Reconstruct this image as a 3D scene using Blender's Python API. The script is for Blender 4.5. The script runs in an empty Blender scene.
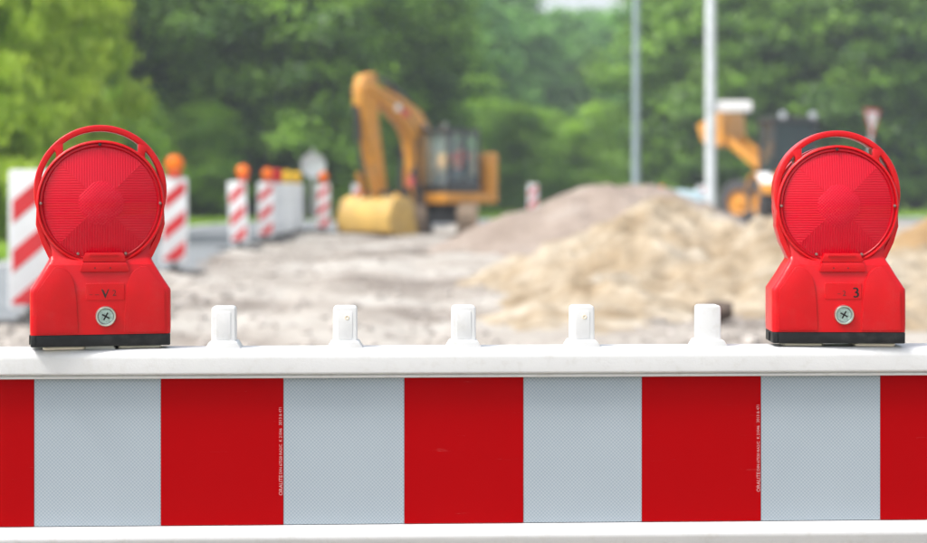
import bpy, bmesh, math, random
import numpy as np
from mathutils import Vector, Matrix
R = math.radians
PI = math.pi
sc = bpy.context.scene
C = sc.collection

# ------------------------------------------------------------------ camera
FPX = 1800.0           # focal length in photo pixels (photo is 927 wide)
HOR = 190.0            # horizon row of the photo
EYE = 1.15             # camera height
cam = bpy.data.cameras.new('camera')
cam.sensor_width = 36.0
cam.lens = 36.0 * FPX / 927.0
cam.shift_y = -(271.5 - HOR) / 927.0
cam.clip_end = 2000
cam.dof.use_dof = True
cam.dof.focus_distance = 2.97
cam.dof.aperture_fstop = 3.7
camo = bpy.data.objects.new('camera', cam)
camo.location = (0, 0, EYE)
camo.rotation_euler = (R(90), 0, 0)
C.objects.link(camo)
sc.camera = camo

# ------------------------------------------------------------------ sky, sun, exposure (bright overcast day)
SUN_EL, SUN_AZ = R(56), R(242)          # azimuth clockwise from +Y: high on the left
w = bpy.data.worlds.new('World'); sc.world = w; w.use_nodes = True
nt = w.node_tree; nt.nodes.clear()
sky = nt.nodes.new('ShaderNodeTexSky'); sky.sky_type = 'NISHITA'; sky.sun_disc = False
sky.sun_elevation = SUN_EL; sky.sun_rotation = SUN_AZ; sky.dust_density = 4.0; sky.air_density = 1.0
hs = nt.nodes.new('ShaderNodeHueSaturation'); hs.inputs['Saturation'].default_value = 0.42
bg = nt.nodes.new('ShaderNodeBackground'); bg.inputs['Strength'].default_value = 0.15
wo = nt.nodes.new('ShaderNodeOutputWorld')
nt.links.new(sky.outputs[0], hs.inputs['Color']); nt.links.new(hs.outputs[0], bg.inputs['Color'])
nt.links.new(bg.outputs[0], wo.inputs['Surface'])
sl = bpy.data.lights.new('sun', 'SUN'); sl.energy = 1.5; sl.angle = R(12); sl.color = (1.0, 0.965, 0.92)
so = bpy.data.objects.new('sun', sl); C.objects.link(so)
sd = Vector((math.sin(SUN_AZ) * math.cos(SUN_EL), math.cos(SUN_AZ) * math.cos(SUN_EL), math.sin(SUN_EL)))
so.rotation_euler = sd.to_track_quat('Z', 'Y').to_euler()
so.location = (0, 0, 30)
sc.view_settings.view_transform = 'Standard'; sc.view_settings.look = 'None'
sc.view_settings.gamma = 1.0; sc.view_settings.use_curve_mapping = False
sc.view_settings.exposure = 1.13

def gx(px, d): return (px - 463.5) / FPX * d
def gz(py, d): return EYE - (py - HOR) / FPX * d
def gd(py): return EYE * FPX / (py - HOR)

# ------------------------------------------------------------------ materials
MATS = {}
def mat(name, col, rough=0.5, metal=0.0, var=0.0, vscale=20.0, bump=0.0, bscale=60.0, coat=0.0, spec=0.5, dirt=None, dscale=6.0, damt=0.5, emit=None):
    if name in MATS: return MATS[name]
    m = bpy.data.materials.new(name); m.use_nodes = True
    n = m.node_tree.nodes; l = m.node_tree.links
    p = n['Principled BSDF']
    p.inputs['Base Color'].default_value = (*col, 1); p.inputs['Roughness'].default_value = rough
    p.inputs['Metallic'].default_value = metal; p.inputs['Coat Weight'].default_value = coat
    p.inputs['Specular IOR Level'].default_value = spec
    tc = n.new('ShaderNodeTexCoord')
    cur = None
    if var > 0:
        nz = n.new('ShaderNodeTexNoise'); nz.inputs['Scale'].default_value = vscale; nz.inputs['Detail'].default_value = 5
        l.new(tc.outputs['Object'], nz.inputs['Vector'])
        rp = n.new('ShaderNodeValToRGB')
        rp.color_ramp.elements[0].position = 0.3; rp.color_ramp.elements[1].position = 0.7
        rp.color_ramp.elements[0].color = (*[max(0, c * (1 - var)) for c in col], 1)
        rp.color_ramp.elements[1].color = (*[min(1, c * (1 + var)) for c in col], 1)
        l.new(nz.outputs['Fac'], rp.inputs['Fac']); cur = rp.outputs['Color']
    if dirt is not None:
        nz = n.new('ShaderNodeTexNoise'); nz.inputs['Scale'].default_value = dscale; nz.inputs['Detail'].default_value = 8; nz.inputs['Roughness'].default_value = 0.7
        l.new(tc.outputs['Object'], nz.inputs['Vector'])
        rp = n.new('ShaderNodeValToRGB'); rp.color_ramp.elements[0].position = 0.52; rp.color_ramp.elements[1].position = 0.75
        rp.color_ramp.elements[0].color = (0, 0, 0, 1); rp.color_ramp.elements[1].color = (damt,) * 3 + (1,)
        l.new(nz.outputs['Fac'], rp.inputs['Fac'])
        mx = n.new('ShaderNodeMix'); mx.data_type = 'RGBA'
        l.new(rp.outputs['Color'], mx.inputs['Factor'])
        if cur is None: mx.inputs['A'].default_value = (*col, 1)
        else: l.new(cur, mx.inputs['A'])
        mx.inputs['B'].default_value = (*dirt, 1); cur = mx.outputs['Result']
    if cur is not None: l.new(cur, p.inputs['Base Color'])
    if bump > 0:
        nz = n.new('ShaderNodeTexNoise'); nz.inputs['Scale'].default_value = bscale; nz.inputs['Detail'].default_value = 4
        l.new(tc.outputs['Object'], nz.inputs['Vector'])
        b = n.new('ShaderNodeBump'); b.inputs['Strength'].default_value = bump; b.inputs['Distance'].default_value = 0.01
        l.new(nz.outputs['Fac'], b.inputs['Height']); l.new(b.outputs[0], p.inputs['Normal'])
    MATS[name] = m
    return m

def math_node(n, l, op, a, b=None, c=None):
    x = n.new('ShaderNodeMath'); x.operation = op
    for i, v in enumerate((a, b, c)):
        if v is None: continue
        if isinstance(v, (int, float)): x.inputs[i].default_value = v
        else: l.new(v, x.inputs[i])
    return x.outputs[0]

def film_mat(name, c_cell, c_line, rough, dots):
    """retroreflective sheeting: fine staggered cells under a clear face"""
    m = bpy.data.materials.new(name); m.use_nodes = True
    n = m.node_tree.nodes; l = m.node_tree.links; p = n['Principled BSDF']
    tc = n.new('ShaderNodeTexCoord'); sp = n.new('ShaderNodeSeparateXYZ'); l.new(tc.outputs['Object'], sp.inputs[0])
    k = 2 * PI / 0.0060
    a = math_node(n, l, 'SINE', math_node(n, l, 'MULTIPLY', sp.outputs['X'], k))
    b = math_node(n, l, 'SINE', math_node(n, l, 'MULTIPLY', sp.outputs['Z'], k * 1.0))
    q = math_node(n, l, 'MULTIPLY_ADD', math_node(n, l, 'MULTIPLY', a, b), .6, .5)
    f = math_node(n, l, 'MULTIPLY', q, dots)
    nz = n.new('ShaderNodeTexNoise'); nz.inputs['Scale'].default_value = 9; nz.inputs['Detail'].default_value = 6
    l.new(tc.outputs['Object'], nz.inputs['Vector'])
    f2 = math_node(n, l, 'ADD', f, math_node(n, l, 'MULTIPLY', math_node(n, l, 'SUBTRACT', nz.outputs['Fac'], 0.5), 0.35))
    mx = n.new('ShaderNodeMix'); mx.data_type = 'RGBA'; mx.clamp_factor = True
    l.new(f2, mx.inputs['Factor']); mx.inputs['A'].default_value = (*c_cell, 1); mx.inputs['B'].default_value = (*c_line, 1)
    # scuffs: thin stretched pale streaks
    mp = n.new('ShaderNodeMapping'); mp.inputs['Scale'].default_value = (3, 3, 46); mp.inputs['Rotation'].default_value = (0, R(-8), 0)
    l.new(tc.outputs['Object'], mp.inputs['Vector'])
    n2 = n.new('ShaderNodeTexNoise'); n2.inputs['Scale'].default_value = 2.2; n2.inputs['Detail'].default_value = 7; n2.inputs['Roughness'].default_value = .75
    l.new(mp.outputs[0], n2.inputs['Vector'])
    rp = n.new('ShaderNodeValToRGB'); rp.color_ramp.elements[0].position = .64; rp.color_ramp.elements[1].position = .76
    rp.color_ramp.elements[0].color = (0, 0, 0, 1); rp.color_ramp.elements[1].color = (.28,) * 3 + (1,)
    l.new(n2.outputs['Fac'], rp.inputs['Fac'])
    m2 = n.new('ShaderNodeMix'); m2.data_type = 'RGBA'; l.new(rp.outputs['Color'], m2.inputs['Factor'])
    l.new(mx.outputs['Result'], m2.inputs['A']); m2.inputs['B'].default_value = (.62, .62, .62, 1)
    l.new(m2.outputs['Result'], p.inputs['Base Color'])
    p.inputs['Specular IOR Level'].default_value = 0.04
    n3 = n.new('ShaderNodeTexNoise'); n3.inputs['Scale'].default_value = 14; l.new(tc.outputs['Object'], n3.inputs['Vector'])
    l.new(math_node(n, l, 'MULTIPLY_ADD', n3.outputs['Fac'], .25, rough - .12), p.inputs['Roughness'])
    MATS[name] = m
    return m

def lens_mat(name, col, period=0.0040, strength=0.22, grid=False, trans=0.0):
    """moulded lens: four sectors of crossed ribs (object X / Z plane)"""
    m = bpy.data.materials.new(name); m.use_nodes = True
    n = m.node_tree.nodes; l = m.node_tree.links; p = n['Principled BSDF']
    tc = n.new('ShaderNodeTexCoord'); sp = n.new('ShaderNodeSeparateXYZ'); l.new(tc.outputs['Object'], sp.inputs[0])
    X, Z = sp.outputs['X'], sp.outputs['Z']
    k = 2 * PI / period
    vx = math_node(n, l, 'SINE', math_node(n, l, 'MULTIPLY', X, k))
    vz = math_node(n, l, 'SINE', math_node(n, l, 'MULTIPLY', Z, k))
    if grid:
        h = math_node(n, l, 'MULTIPLY', vx, vz)
    else:
        side = math_node(n, l, 'GREATER_THAN', math_node(n, l, 'ABSOLUTE', X), math_node(n, l, 'ABSOLUTE', Z))
        mx = n.new('ShaderNodeMix'); mx.data_type = 'FLOAT'
        l.new(side, mx.inputs['Factor']); l.new(vx, mx.inputs['A']); l.new(vz, mx.inputs['B'])
        h = mx.outputs['Result']
    b = n.new('ShaderNodeBump'); b.inputs['Strength'].default_value = strength; b.inputs['Distance'].default_value = 0.0011
    l.new(h, b.inputs['Height']); l.new(b.outputs[0], p.inputs['Normal'])
    c2 = tuple(min(1, c * 1.10 + .006) for c in col)
    m2 = n.new('ShaderNodeMix'); m2.data_type = 'RGBA'; m2.clamp_factor = True
    l.new(math_node(n, l, 'MULTIPLY_ADD', h, .5, .5), m2.inputs['Factor'])
    m2.inputs['A'].default_value = (*[c * .94 for c in col], 1); m2.inputs['B'].default_value = (*c2, 1)
    l.new(m2.outputs['Result'], p.inputs['Base Color'])
    p.inputs['Roughness'].default_value = .22; p.inputs['Specular IOR Level'].default_value = .16
    p.inputs['Transmission Weight'].default_value = trans; p.inputs['IOR'].default_value = 1.4
    p.inputs['Coat Weight'].default_value = .22; p.inputs['Coat Roughness'].default_value = .04
    MATS[name] = m
    return m

WHITE = mat('white_plastic', (.595, .597, .60), .40, var=.03, vscale=7, bump=.05, bscale=300, dirt=(.40, .37, .32), dscale=46, damt=.34)
FILM_W = film_mat('film_white', (.25, .297, .335), (.36, .403, .437), .5, .95)
FILM_R = film_mat('film_red', (.31, .0002, .0018), (.35, .0005, .0028), .5, .25)
PRINT = mat('film_print', (.56, .30, .30), .5)
RED = mat('red_housing', (.51, .0006, .006), .30, var=.07, vscale=22, bump=.07, bscale=380, dirt=(.45, .07, .065), dscale=20, damt=.24, spec=.32)
LENS = lens_mat('lens_red', (.60, .0002, .017), .0042, .26, trans=.2)
LENSC = lens_mat('lens_red_centre', (.63, .0003, .021), .0056, .36, True, trans=.2)
BLACK = mat('black_plastic', (.010, .011, .013), .5, var=.3, vscale=60, dirt=(.06, .055, .05), dscale=30, damt=.4, spec=.3)
REFL = mat('reflector', (.85, .80, .80), .22, 1.0)
LENSRING = mat('lens_ring', (.40, .0003, .008), .3, spec=.25)
INK = mat('black_ink', (.012, .010, .010), .6)
METAL = mat('bolt_metal', (.62, .63, .62), .32, 1.0, var=.12, vscale=160)
DULL = mat('bolt_core', (.38, .48, .47), .4, .8, var=.3, vscale=200)
SCREW = mat('screw_metal', (.30, .20, .18), .4, .8)
CLIP = mat('clip_metal', (.60, .55, .47), .45, .5)
ORANGE = mat('machine_yellow', (.58, .245, .02), .45, var=.12, vscale=3, dirt=(.34, .26, .15), dscale=2.2, damt=.55)
BUCKETY = mat('bucket_yellow', (.52, .33, .08), .55, var=.2, vscale=3, dirt=(.32, .25, .16), dscale=2.5, damt=.85)
DARKM = mat('dark_metal', (.035, .037, .04), .5, var=.3, vscale=5)
RUBBER = mat('tyre_rubber', (.045, .045, .047), .8, var=.3, vscale=5, dirt=(.22, .19, .15), dscale=3, damt=.6)
TRACKM = mat('dusty_track', (.27, .20, .14), .8, var=.35, vscale=6, dirt=(.40, .33, .25), dscale=4, damt=.7)
STEEL = mat('steel_rod', (.5, .5, .5), .25, 1.0)
POLE = mat('galvanised_pole', (.56, .60, .62), .5, .2, var=.12, vscale=3)
POLE2 = mat('grey_pole', (.26, .33, .35), .5, .2, var=.12, vscale=3)
BWHITE = mat('beacon_white', (.64, .65, .66), .5, var=.05, vscale=4, dirt=(.45, .43, .40), dscale=5, damt=.3)
BRED = mat('beacon_red', (.52, .018, .024), .5, var=.1, vscale=6)
FOOT = mat('recycled_rubber_foot', (.045, .045, .045), .85, var=.4, vscale=14, dirt=(.2, .18, .15), dscale=6, damt=.5)
AMBER = lens_mat('lens_amber', (.78, .17, .008), .012, .4)
YELLOWL = lens_mat('lens_yellow', (.80, .48, .02), .012, .4)
AMBERB = mat('amber_housing', (.60, .05, .015), .4)
YELB = mat('yellow_housing', (.70, .42, .03), .4)
SIGNBACK = mat('sign_back', (.56, .62, .64), .5, .3, var=.1, vscale=5)
SIGNBACK2 = mat('grey_plastic', (.50, .52, .54), .6, var=.1, vscale=5)
SIGNW = mat('sign_white', (.78, .78, .78), .45)
SIGNR = mat('sign_red', (.55, .03, .04), .45)
BARK = mat('bark', (.065, .05, .038), .9, var=.4, vscale=6, bump=.6, bscale=14)

def glass_mat():
    m = bpy.data.materials.new('cab_glass'); m.use_nodes = True
    n = m.node_tree.nodes; l = m.node_tree.links
    p = n['Principled BSDF']; p.inputs['Base Color'].default_value = (.84, .95, .94, 1)
    p.inputs['Roughness'].default_value = .03; p.inputs['Transmission Weight'].default_value = .9; p.inputs['IOR'].default_value = 1.05
    MATS['cab_glass'] = m
    return m
GLASS = glass_mat()
TINT = mat('tinted_glass', (.03, .05, .055), .06, spec=.5)

def leaf_mat(name, c1, c2, trans=.35):
    m = bpy.data.materials.new(name); m.use_nodes = True
    n = m.node_tree.nodes; l = m.node_tree.links; n.remove(n['Principled BSDF'])
    at = n.new('ShaderNodeAttribute'); at.attribute_name = 'tint'
    oi = n.new('ShaderNodeObjectInfo')
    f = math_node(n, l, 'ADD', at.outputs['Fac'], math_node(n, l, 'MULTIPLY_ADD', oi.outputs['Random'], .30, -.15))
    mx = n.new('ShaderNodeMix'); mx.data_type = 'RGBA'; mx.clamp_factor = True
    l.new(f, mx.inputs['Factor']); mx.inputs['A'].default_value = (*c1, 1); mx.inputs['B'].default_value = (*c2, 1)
    d = n.new('ShaderNodeBsdfDiffuse'); t = n.new('ShaderNodeBsdfTranslucent'); g = n.new('ShaderNodeBsdfGlossy')
    g.inputs['Roughness'].default_value = .45
    for q in (d, t): l.new(mx.outputs['Result'], q.inputs['Color'])
    s = n.new('ShaderNodeMixShader'); s.inputs[0].default_value = trans
    l.new(d.outputs[0], s.inputs[1]); l.new(t.outputs[0], s.inputs[2])
    s2 = n.new('ShaderNodeMixShader'); s2.inputs[0].default_value = .03
    l.new(s.outputs[0], s2.inputs[1]); l.new(g.outputs[0], s2.inputs[2])
    l.new(s2.outputs[0], n['Material Output'].inputs['Surface'])
    MATS[name] = m
    return m
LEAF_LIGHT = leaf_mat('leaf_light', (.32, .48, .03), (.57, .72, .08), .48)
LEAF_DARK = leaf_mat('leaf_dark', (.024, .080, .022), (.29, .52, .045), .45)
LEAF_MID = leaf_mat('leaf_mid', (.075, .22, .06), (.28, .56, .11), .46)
LEAF_BUSH = leaf_mat('leaf_bush', (.12, .27, .018), (.36, .60, .04), .45)
GRASSM = leaf_mat('grass_blade', (.16, .30, .02), (.36, .54, .05), .35)

# ------------------------------------------------------------------ mesh helpers
class MB:
    def __init__(s): s.v = []; s.f = []
    def add(s, vs, fs):
        o = len(s.v); s.v += [tuple(x) for x in vs]; s.f += [tuple(i + o for i in f) for f in fs]; return s
    def box(s, x0, x1, y0, y1, z0, z1, M=None):
        vs = [(x, y, z) for x in (x0, x1) for y in (y0, y1) for z in (z0, z1)]
        if M is not None: vs = [M @ Vector(q) for q in vs]
        return s.add(vs, [(0, 1, 3, 2), (4, 6, 7, 5), (0, 4, 5, 1), (2, 3, 7, 6), (0, 2, 6, 4), (1, 5, 7, 3)])
    def prism(s, poly, a, b, plane='xz', M=None):
        """poly extruded from a to b along the axis missing from plane"""
        n = len(poly)
        def P(p, t):
            if plane == 'xz': return (p[0], t, p[1])
            if plane == 'xy': return (p[0], p[1], t)
            return (t, p[0], p[1])
        vs = [P(p, a) for p in poly] + [P(p, b) for p in poly]
        if M is not None: vs = [M @ Vector(q) for q in vs]
        fs = [tuple(range(n)), tuple(range(2 * n - 1, n - 1, -1))] + [(i, i + n, (i + 1) % n + n, (i + 1) % n) for i in range(n)]
        return s.add(vs, fs)
    def lathe(s, prof, axis='y', c=(0, 0, 0), seg=48):
        """prof: (radius, position along axis); radius 0 closes to a point"""
        vs = []; rings = []
        for r, t in prof:
            if r <= 1e-7:
                rings.append([len(vs)]); vs.append((0, t) if False else (0.0, 0.0, t))
            else:
                rings.append(list(range(len(vs), len(vs) + seg)))
                vs += [(r * math.cos(2 * PI * i / seg), r * math.sin(2 * PI * i / seg), t) for i in range(seg)]
        fs = []
        for a, b in zip(rings, rings[1:]):
            for i in range(seg):
                j = (i + 1) % seg
                if len(a) == 1 and len(b) == 1: break
                if len(a) == 1: fs.append((a[0], b[i], b[j]))
                elif len(b) == 1: fs.append((a[i], b[0], a[j]))
                else: fs.append((a[i], b[i], b[j], a[j]))
        if axis == 'y': vs = [(x + c[0], t + c[1], z + c[2]) for x, z, t in vs]
        elif axis == 'x': vs = [(t + c[0], x + c[1], z + c[2]) for x, z, t in vs]
        else: vs = [(x + c[0], y + c[1], t + c[2]) for x, y, t in vs]
        return s.add(vs, fs)
    def tube(s, pts, rad, seg=10, cap=True):
        pts = [Vector(p) for p in pts]; n = len(pts)
        rads = rad if isinstance(rad, (list, tuple)) else [rad] * n
        vs = []
        up = None
        for i, p in enumerate(pts):
            t = (pts[min(i + 1, n - 1)] - pts[max(i - 1, 0)]).normalized()
            if up is None:
                up = Vector((0, 0, 1)) if abs(t.z) < .9 else Vector((1, 0, 0))
            a = t.cross(up)
            if a.length < 1e-6: a = t.cross(Vector((0, 1, 0)))
            a.normalize(); b = a.cross(t).normalized(); up = b
            for k in range(seg):
                q = 2 * PI * k / seg
                vs.append(p + (a * math.cos(q) + b * math.sin(q)) * rads[i])
        fs = []
        for i in range(n - 1):
            for k in range(seg):
                j = (k + 1) % seg
                fs.append((i * seg + k, i * seg + j, (i + 1) * seg + j, (i + 1) * seg + k))
        if cap:
            fs.append(tuple(range(seg - 1, -1, -1))); fs.append(tuple((n - 1) * seg + k for k in range(seg)))
        return s.add(vs, fs)
    def sweep(s, path, hw, y0, y1):
        """rectangular band along a path in the xz plane: hw half width, depth y0..y1"""
        n = len(path); vs = []
        for i, p in enumerate(path):
            a = Vector(path[max(i - 1, 0)]); b = Vector(path[min(i + 1, n - 1)])
            t = (b - a).normalized(); nn = Vector((-t.y, t.x))
            h = hw[i] if isinstance(hw, (list, tuple)) else hw
            o = Vector(p) + nn * h; q = Vector(p) - nn * h
            vs += [(o.x, y0, o.y), (o.x, y1, o.y), (q.x, y1, q.y), (q.x, y0, q.y)]
        fs = []
        for i in range(n - 1):
            for k in range(4):
                j = (k + 1) % 4
                fs.append((i * 4 + k, i * 4 + j, (i + 1) * 4 + j, (i + 1) * 4 + k))
        fs += [(3, 2, 1, 0), tuple((n - 1) * 4 + k for k in range(4))]
        return s.add(vs, fs)
    def mesh(s, name, m, smooth=35, bevel=0, bseg=2):
        me = bpy.data.meshes.new(name); me.from_pydata(s.v, [], s.f)
        bm = bmesh.new(); bm.from_mesh(me)
        bmesh.ops.recalc_face_normals(bm, faces=bm.faces)
        if bevel > 0:
            ed = [e for e in bm.edges if len(e.link_faces) == 2 and e.calc_face_angle(0) > R(28)]
            bmesh.ops.bevel(bm, geom=ed, offset=bevel, segments=bseg, profile=.5, affect='EDGES', clamp_overlap=True)
        bm.to_mesh(me); bm.free()
        if m is not None: me.materials.append(m)
        if smooth:
            me.polygons.foreach_set('use_smooth', [True] * len(me.polygons))
            me.set_sharp_from_angle(angle=R(smooth))
        me.update()
        return me
    def build(s, name, m, parent=None, smooth=35, bevel=0, bseg=2):
        return link(name, s.mesh(name, m, smooth, bevel, bseg), parent)

def link(name, me, parent=None):
    o = bpy.data.objects.new(name, me); C.objects.link(o)
    if parent is not None: o.parent = parent
    return o
def tag(o, label=None, cat=None, group=None, kind=None):
    if label: o['label'] = label
    if cat: o['category'] = cat
    if group: o['group'] = group
    if kind: o['kind'] = kind
    return o
def thing(name, label, cat, loc, rz=0, group=None):
    o = bpy.data.objects.new(name, None); C.objects.link(o)
    o.empty_display_size = .1
    o.location = loc; o.rotation_euler = (0, 0, rz)
    return tag(o, label, cat, group)
KIDS = {}
def copy_tree(o, parent=None):
    c = o.copy(); C.objects.link(c); c.parent = parent
    for ch in list(o.children): copy_tree(ch, c)
    return c
def text_mesh(s, size, m, ext=0.0):
    cu = bpy.data.curves.new('t', 'FONT'); cu.body = s; cu.size = size; cu.align_x = 'CENTER'; cu.align_y = 'CENTER'; cu.extrude = ext
    cu.resolution_u = 3
    o = bpy.data.objects.new('t', cu); C.objects.link(o)
    bpy.context.view_layer.update()
    me = bpy.data.meshes.new_from_object(o.evaluated_get(bpy.context.evaluated_depsgraph_get()))
    bpy.data.objects.remove(o); bpy.data.curves.remove(cu)
    me.materials.clear(); me.materials.append(m)
    return me
def np_mesh(name, verts, quads, m, tint=None):
    me = bpy.data.meshes.new(name)
    nv, nf = len(verts), len(quads)
    me.vertices.add(nv); me.vertices.foreach_set('co', np.asarray(verts, np.float32).ravel())
    k = quads.shape[1]
    me.loops.add(nf * k); me.loops.foreach_set('vertex_index', quads.astype(np.int32).ravel())
    me.polygons.add(nf); me.polygons.foreach_set('loop_start', np.arange(0, nf * k, k, dtype=np.int32))
    if tint is not None:
        at = me.attributes.new('tint', 'FLOAT', 'POINT'); at.data.foreach_set('value', np.asarray(tint, np.float32))
    me.update(calc_edges=True); me.validate()
    if m is not None: me.materials.append(m)
    return me

# value noise on numpy arrays
def _hash(ix, iy, seed):
    h = (ix * 374761393 + iy * 668265263 + seed * 1442695041) & 0xffffffff
    h = ((h ^ (h >> 13)) * 1274126177) & 0xffffffff
    return ((h ^ (h >> 16)) & 0xffff) / 65535.0
def vnoise(x, y, seed=0):
    ix = np.floor(x).astype(np.int64); iy = np.floor(y).astype(np.int64); fx = x - ix; fy = y - iy
    fx = fx * fx * (3 - 2 * fx); fy = fy * fy * (3 - 2 * fy)
    a = _hash(ix, iy, seed); b = _hash(ix + 1, iy, seed); c = _hash(ix, iy + 1, seed); d = _hash(ix + 1, iy + 1, seed)
    return (a * (1 - fx) + b * fx) * (1 - fy) + (c * (1 - fx) + d * fx) * fy
def fbm(x, y, seed=0, oct=5, gain=.5):
    s = 0; a = 1; t = 0
    for i in range(oct):
        s = s + a * vnoise(x * 2 ** i, y * 2 ** i, seed + i * 17); t += a; a *= gain
    return s / t
def sheet(name, X, Y, Z, m, keep=None):
    """grid mesh from 2-D arrays"""
    r, c = X.shape
    v = np.stack([X.ravel(), Y.ravel(), Z.ravel()], 1)
    i = np.arange(r * c).reshape(r, c)
    q = np.stack([i[:-1, :-1].ravel(), i[:-1, 1:].ravel(), i[1:, 1:].ravel(), i[1:, :-1].ravel()], 1)
    if keep is not None:
        kf = (keep[:-1, :-1] & keep[:-1, 1:] & keep[1:, 1:] & keep[1:, :-1]).ravel(); q = q[kf]
    me = np_mesh(name, v, q, m)
    me.polygons.foreach_set('use_smooth', [True] * len(me.polygons))
    return me

# ------------------------------------------------------------------ ground
def ground_mat(name, stops, scale, scale2, bump, bdist, rough=.95, fine=(0.8, 1.15), stretch=(1, 1, 1)):
    m = bpy.data.materials.new(name); m.use_nodes = True
    n = m.node_tree.nodes; l = m.node_tree.links; p = n['Principled BSDF']
    tc = n.new('ShaderNodeTexCoord'); mp = n.new('ShaderNodeMapping'); mp.inputs['Scale'].default_value = stretch
    l.new(tc.outputs['Object'], mp.inputs['Vector'])
    a = n.new('ShaderNodeTexNoise'); a.inputs['Scale'].default_value = scale; a.inputs['Detail'].default_value = 8; a.inputs['Roughness'].default_value = .62
    l.new(mp.outputs[0], a.inputs['Vector'])
    rp = n.new('ShaderNodeValToRGB'); e = rp.color_ramp.elements
    while len(e) < len(stops): e.new(.5)
    for el, (t, c) in zip(e, stops): el.position = t; el.color = (*c, 1)
    l.new(a.outputs['Fac'], rp.inputs['Fac'])
    b = n.new('ShaderNodeTexNoise'); b.inputs['Scale'].default_value = scale2; b.inputs['Detail'].default_value = 6; b.inputs['Roughness'].default_value = .7
    l.new(tc.outputs['Object'], b.inputs['Vector'])
    r2 = n.new('ShaderNodeMapRange'); r2.inputs['From Min'].default_value = .3; r2.inputs['From Max'].default_value = .7
    r2.inputs['To Min'].default_value = fine[0]; r2.inputs['To Max'].default_value = fine[1]; l.new(b.outputs['Fac'], r2.inputs['Value'])
    mx = n.new('ShaderNodeMix'); mx.data_type = 'RGBA'; mx.blend_type = 'MULTIPLY'; mx.inputs['Factor'].default_value = 1
    l.new(rp.outputs['Color'], mx.inputs['A']); l.new(r2.outputs['Result'], mx.inputs['B'])
    l.new(mx.outputs['Result'], p.inputs['Base Color'])
    p.inputs['Roughness'].default_value = rough; p.inputs['Specular IOR Level'].default_value = .25
    bp = n.new('ShaderNodeBump'); bp.inputs['Strength'].default_value = bump; bp.inputs['Distance'].default_value = bdist
    l.new(b.outputs['Fac'], bp.inputs['Height']); l.new(bp.outputs[0], p.inputs['Normal'])
    MATS[name] = m
    return m
M_GRASSG = ground_mat('verge_soil_grass', [(.3, (.12, .22, .025)), (.5, (.20, .33, .04)), (.7, (.27, .40, .05))], .35, 9, .6, .05)
M_DIRT = ground_mat('crushed_gravel', [(.30, (.12, .10, .085)), (.42, (.23, .20, .172)), (.52, (.365, .335, .295)), (.64, (.44, .42, .385)), (.78, (.36, .295, .215))], .6, 6, .9, .04, stretch=(.55, .42, 1))
M_ROAD = ground_mat('asphalt', [(.3, (.15, .165, .175)), (.6, (.21, .225, .235)), (.75, (.25, .25, .245))], .5, 40, .3, .01, rough=.75)
M_SAND = ground_mat('yellow_sand', [(.30, (.18, .125, .07)), (.42, (.335, .26, .17)), (.55, (.43, .36, .265)), (.70, (.53, .475, .39))], 1.3, 6, 1.0, .07, fine=(.62, 1.14))  # sand tones, contrast raised to paint in shaded creases and pale highlights
M_EARTH = ground_mat('brown_earth', [(.3, (.20, .12, .055)), (.5, (.34, .225, .11)), (.7, (.46, .35, .21))], .9, 6, 1.0, .06)
M_GREY = ground_mat('grey_brown_gravel', [(.3, (.21, .165, .135)), (.5, (.30, .245, .205)), (.72, (.38, .34, .30))], .6, 10, .9, .04)

def poly_sheet(name, poly, z, m):
    bm = bmesh.new(); vs = [bm.verts.new((x, y, z)) for x, y in poly]; f = bm.faces.new(vs)
    bmesh.ops.recalc_face_normals(bm, faces=bm.faces)
    if f.normal.z < 0: f.normal_flip()
    bmesh.ops.triangulate(bm, faces=bm.faces)
    me = bpy.data.meshes.new(name); bm.to_mesh(me); bm.free(); me.materials.append(m)
    return link(name, me)

g = MB(); g.add([(-400, -150, -.06), (400, -150, -.06), (400, 700, -.06), (-400, 700, -.06)], [(0, 1, 2, 3)])
tag(g.build('ground', M_GRASSG, smooth=0), kind='structure')

# old carriageway: comes up on the left, then bends off to the right behind the digger
outer = [(-7.0, -40), (-7.0, 0), (-7.1, 25), (-7.7, 40), (-8.3, 50), (-8.4, 57), (-7.6, 63), (-5, 67), (0, 69.5), (10, 72), (30, 76), (80, 84)]
inner = [(-3.75, -40), (-3.75, 0), (-3.75, 25), (-4.0, 36), (-3.5, 47), (-2.2, 53), (0, 57), (4, 60), (10, 63), (30, 67), (80, 74)]
def resample(p, k=60, jit=0, seed=1):
    rr = random.Random(seed); d = [0]
    for a, b in zip(p, p[1:]): d.append(d[-1] + math.dist(a, b))
    out = []
    for i in range(k + 1):
        t = d[-1] * i / k
        j = max(q for q in range(len(d)) if d[q] <= t + 1e-9); j = min(j, len(p) - 2)
        u = (t - d[j]) / (d[j + 1] - d[j])
        out.append((p[j][0] * (1 - u) + p[j + 1][0] * u + rr.uniform(-jit, jit), p[j][1] * (1 - u) + p[j + 1][1] * u + rr.uniform(-jit, jit) * .3))
    return out
ro = MB(); po = resample(outer, 70); pi_ = resample(inner, 160, .07)
ro.prism(po + pi_[::-1], -.055, .045, 'xy')
me = ro.mesh('road', M_ROAD, 0)
bm = bmesh.new(); bm.from_mesh(me); bmesh.ops.triangulate(bm, faces=[f for f in bm.faces if len(f.verts) > 4]); bm.to_mesh(me); bm.free()
tag(link('road', me), kind='structure')
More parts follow.
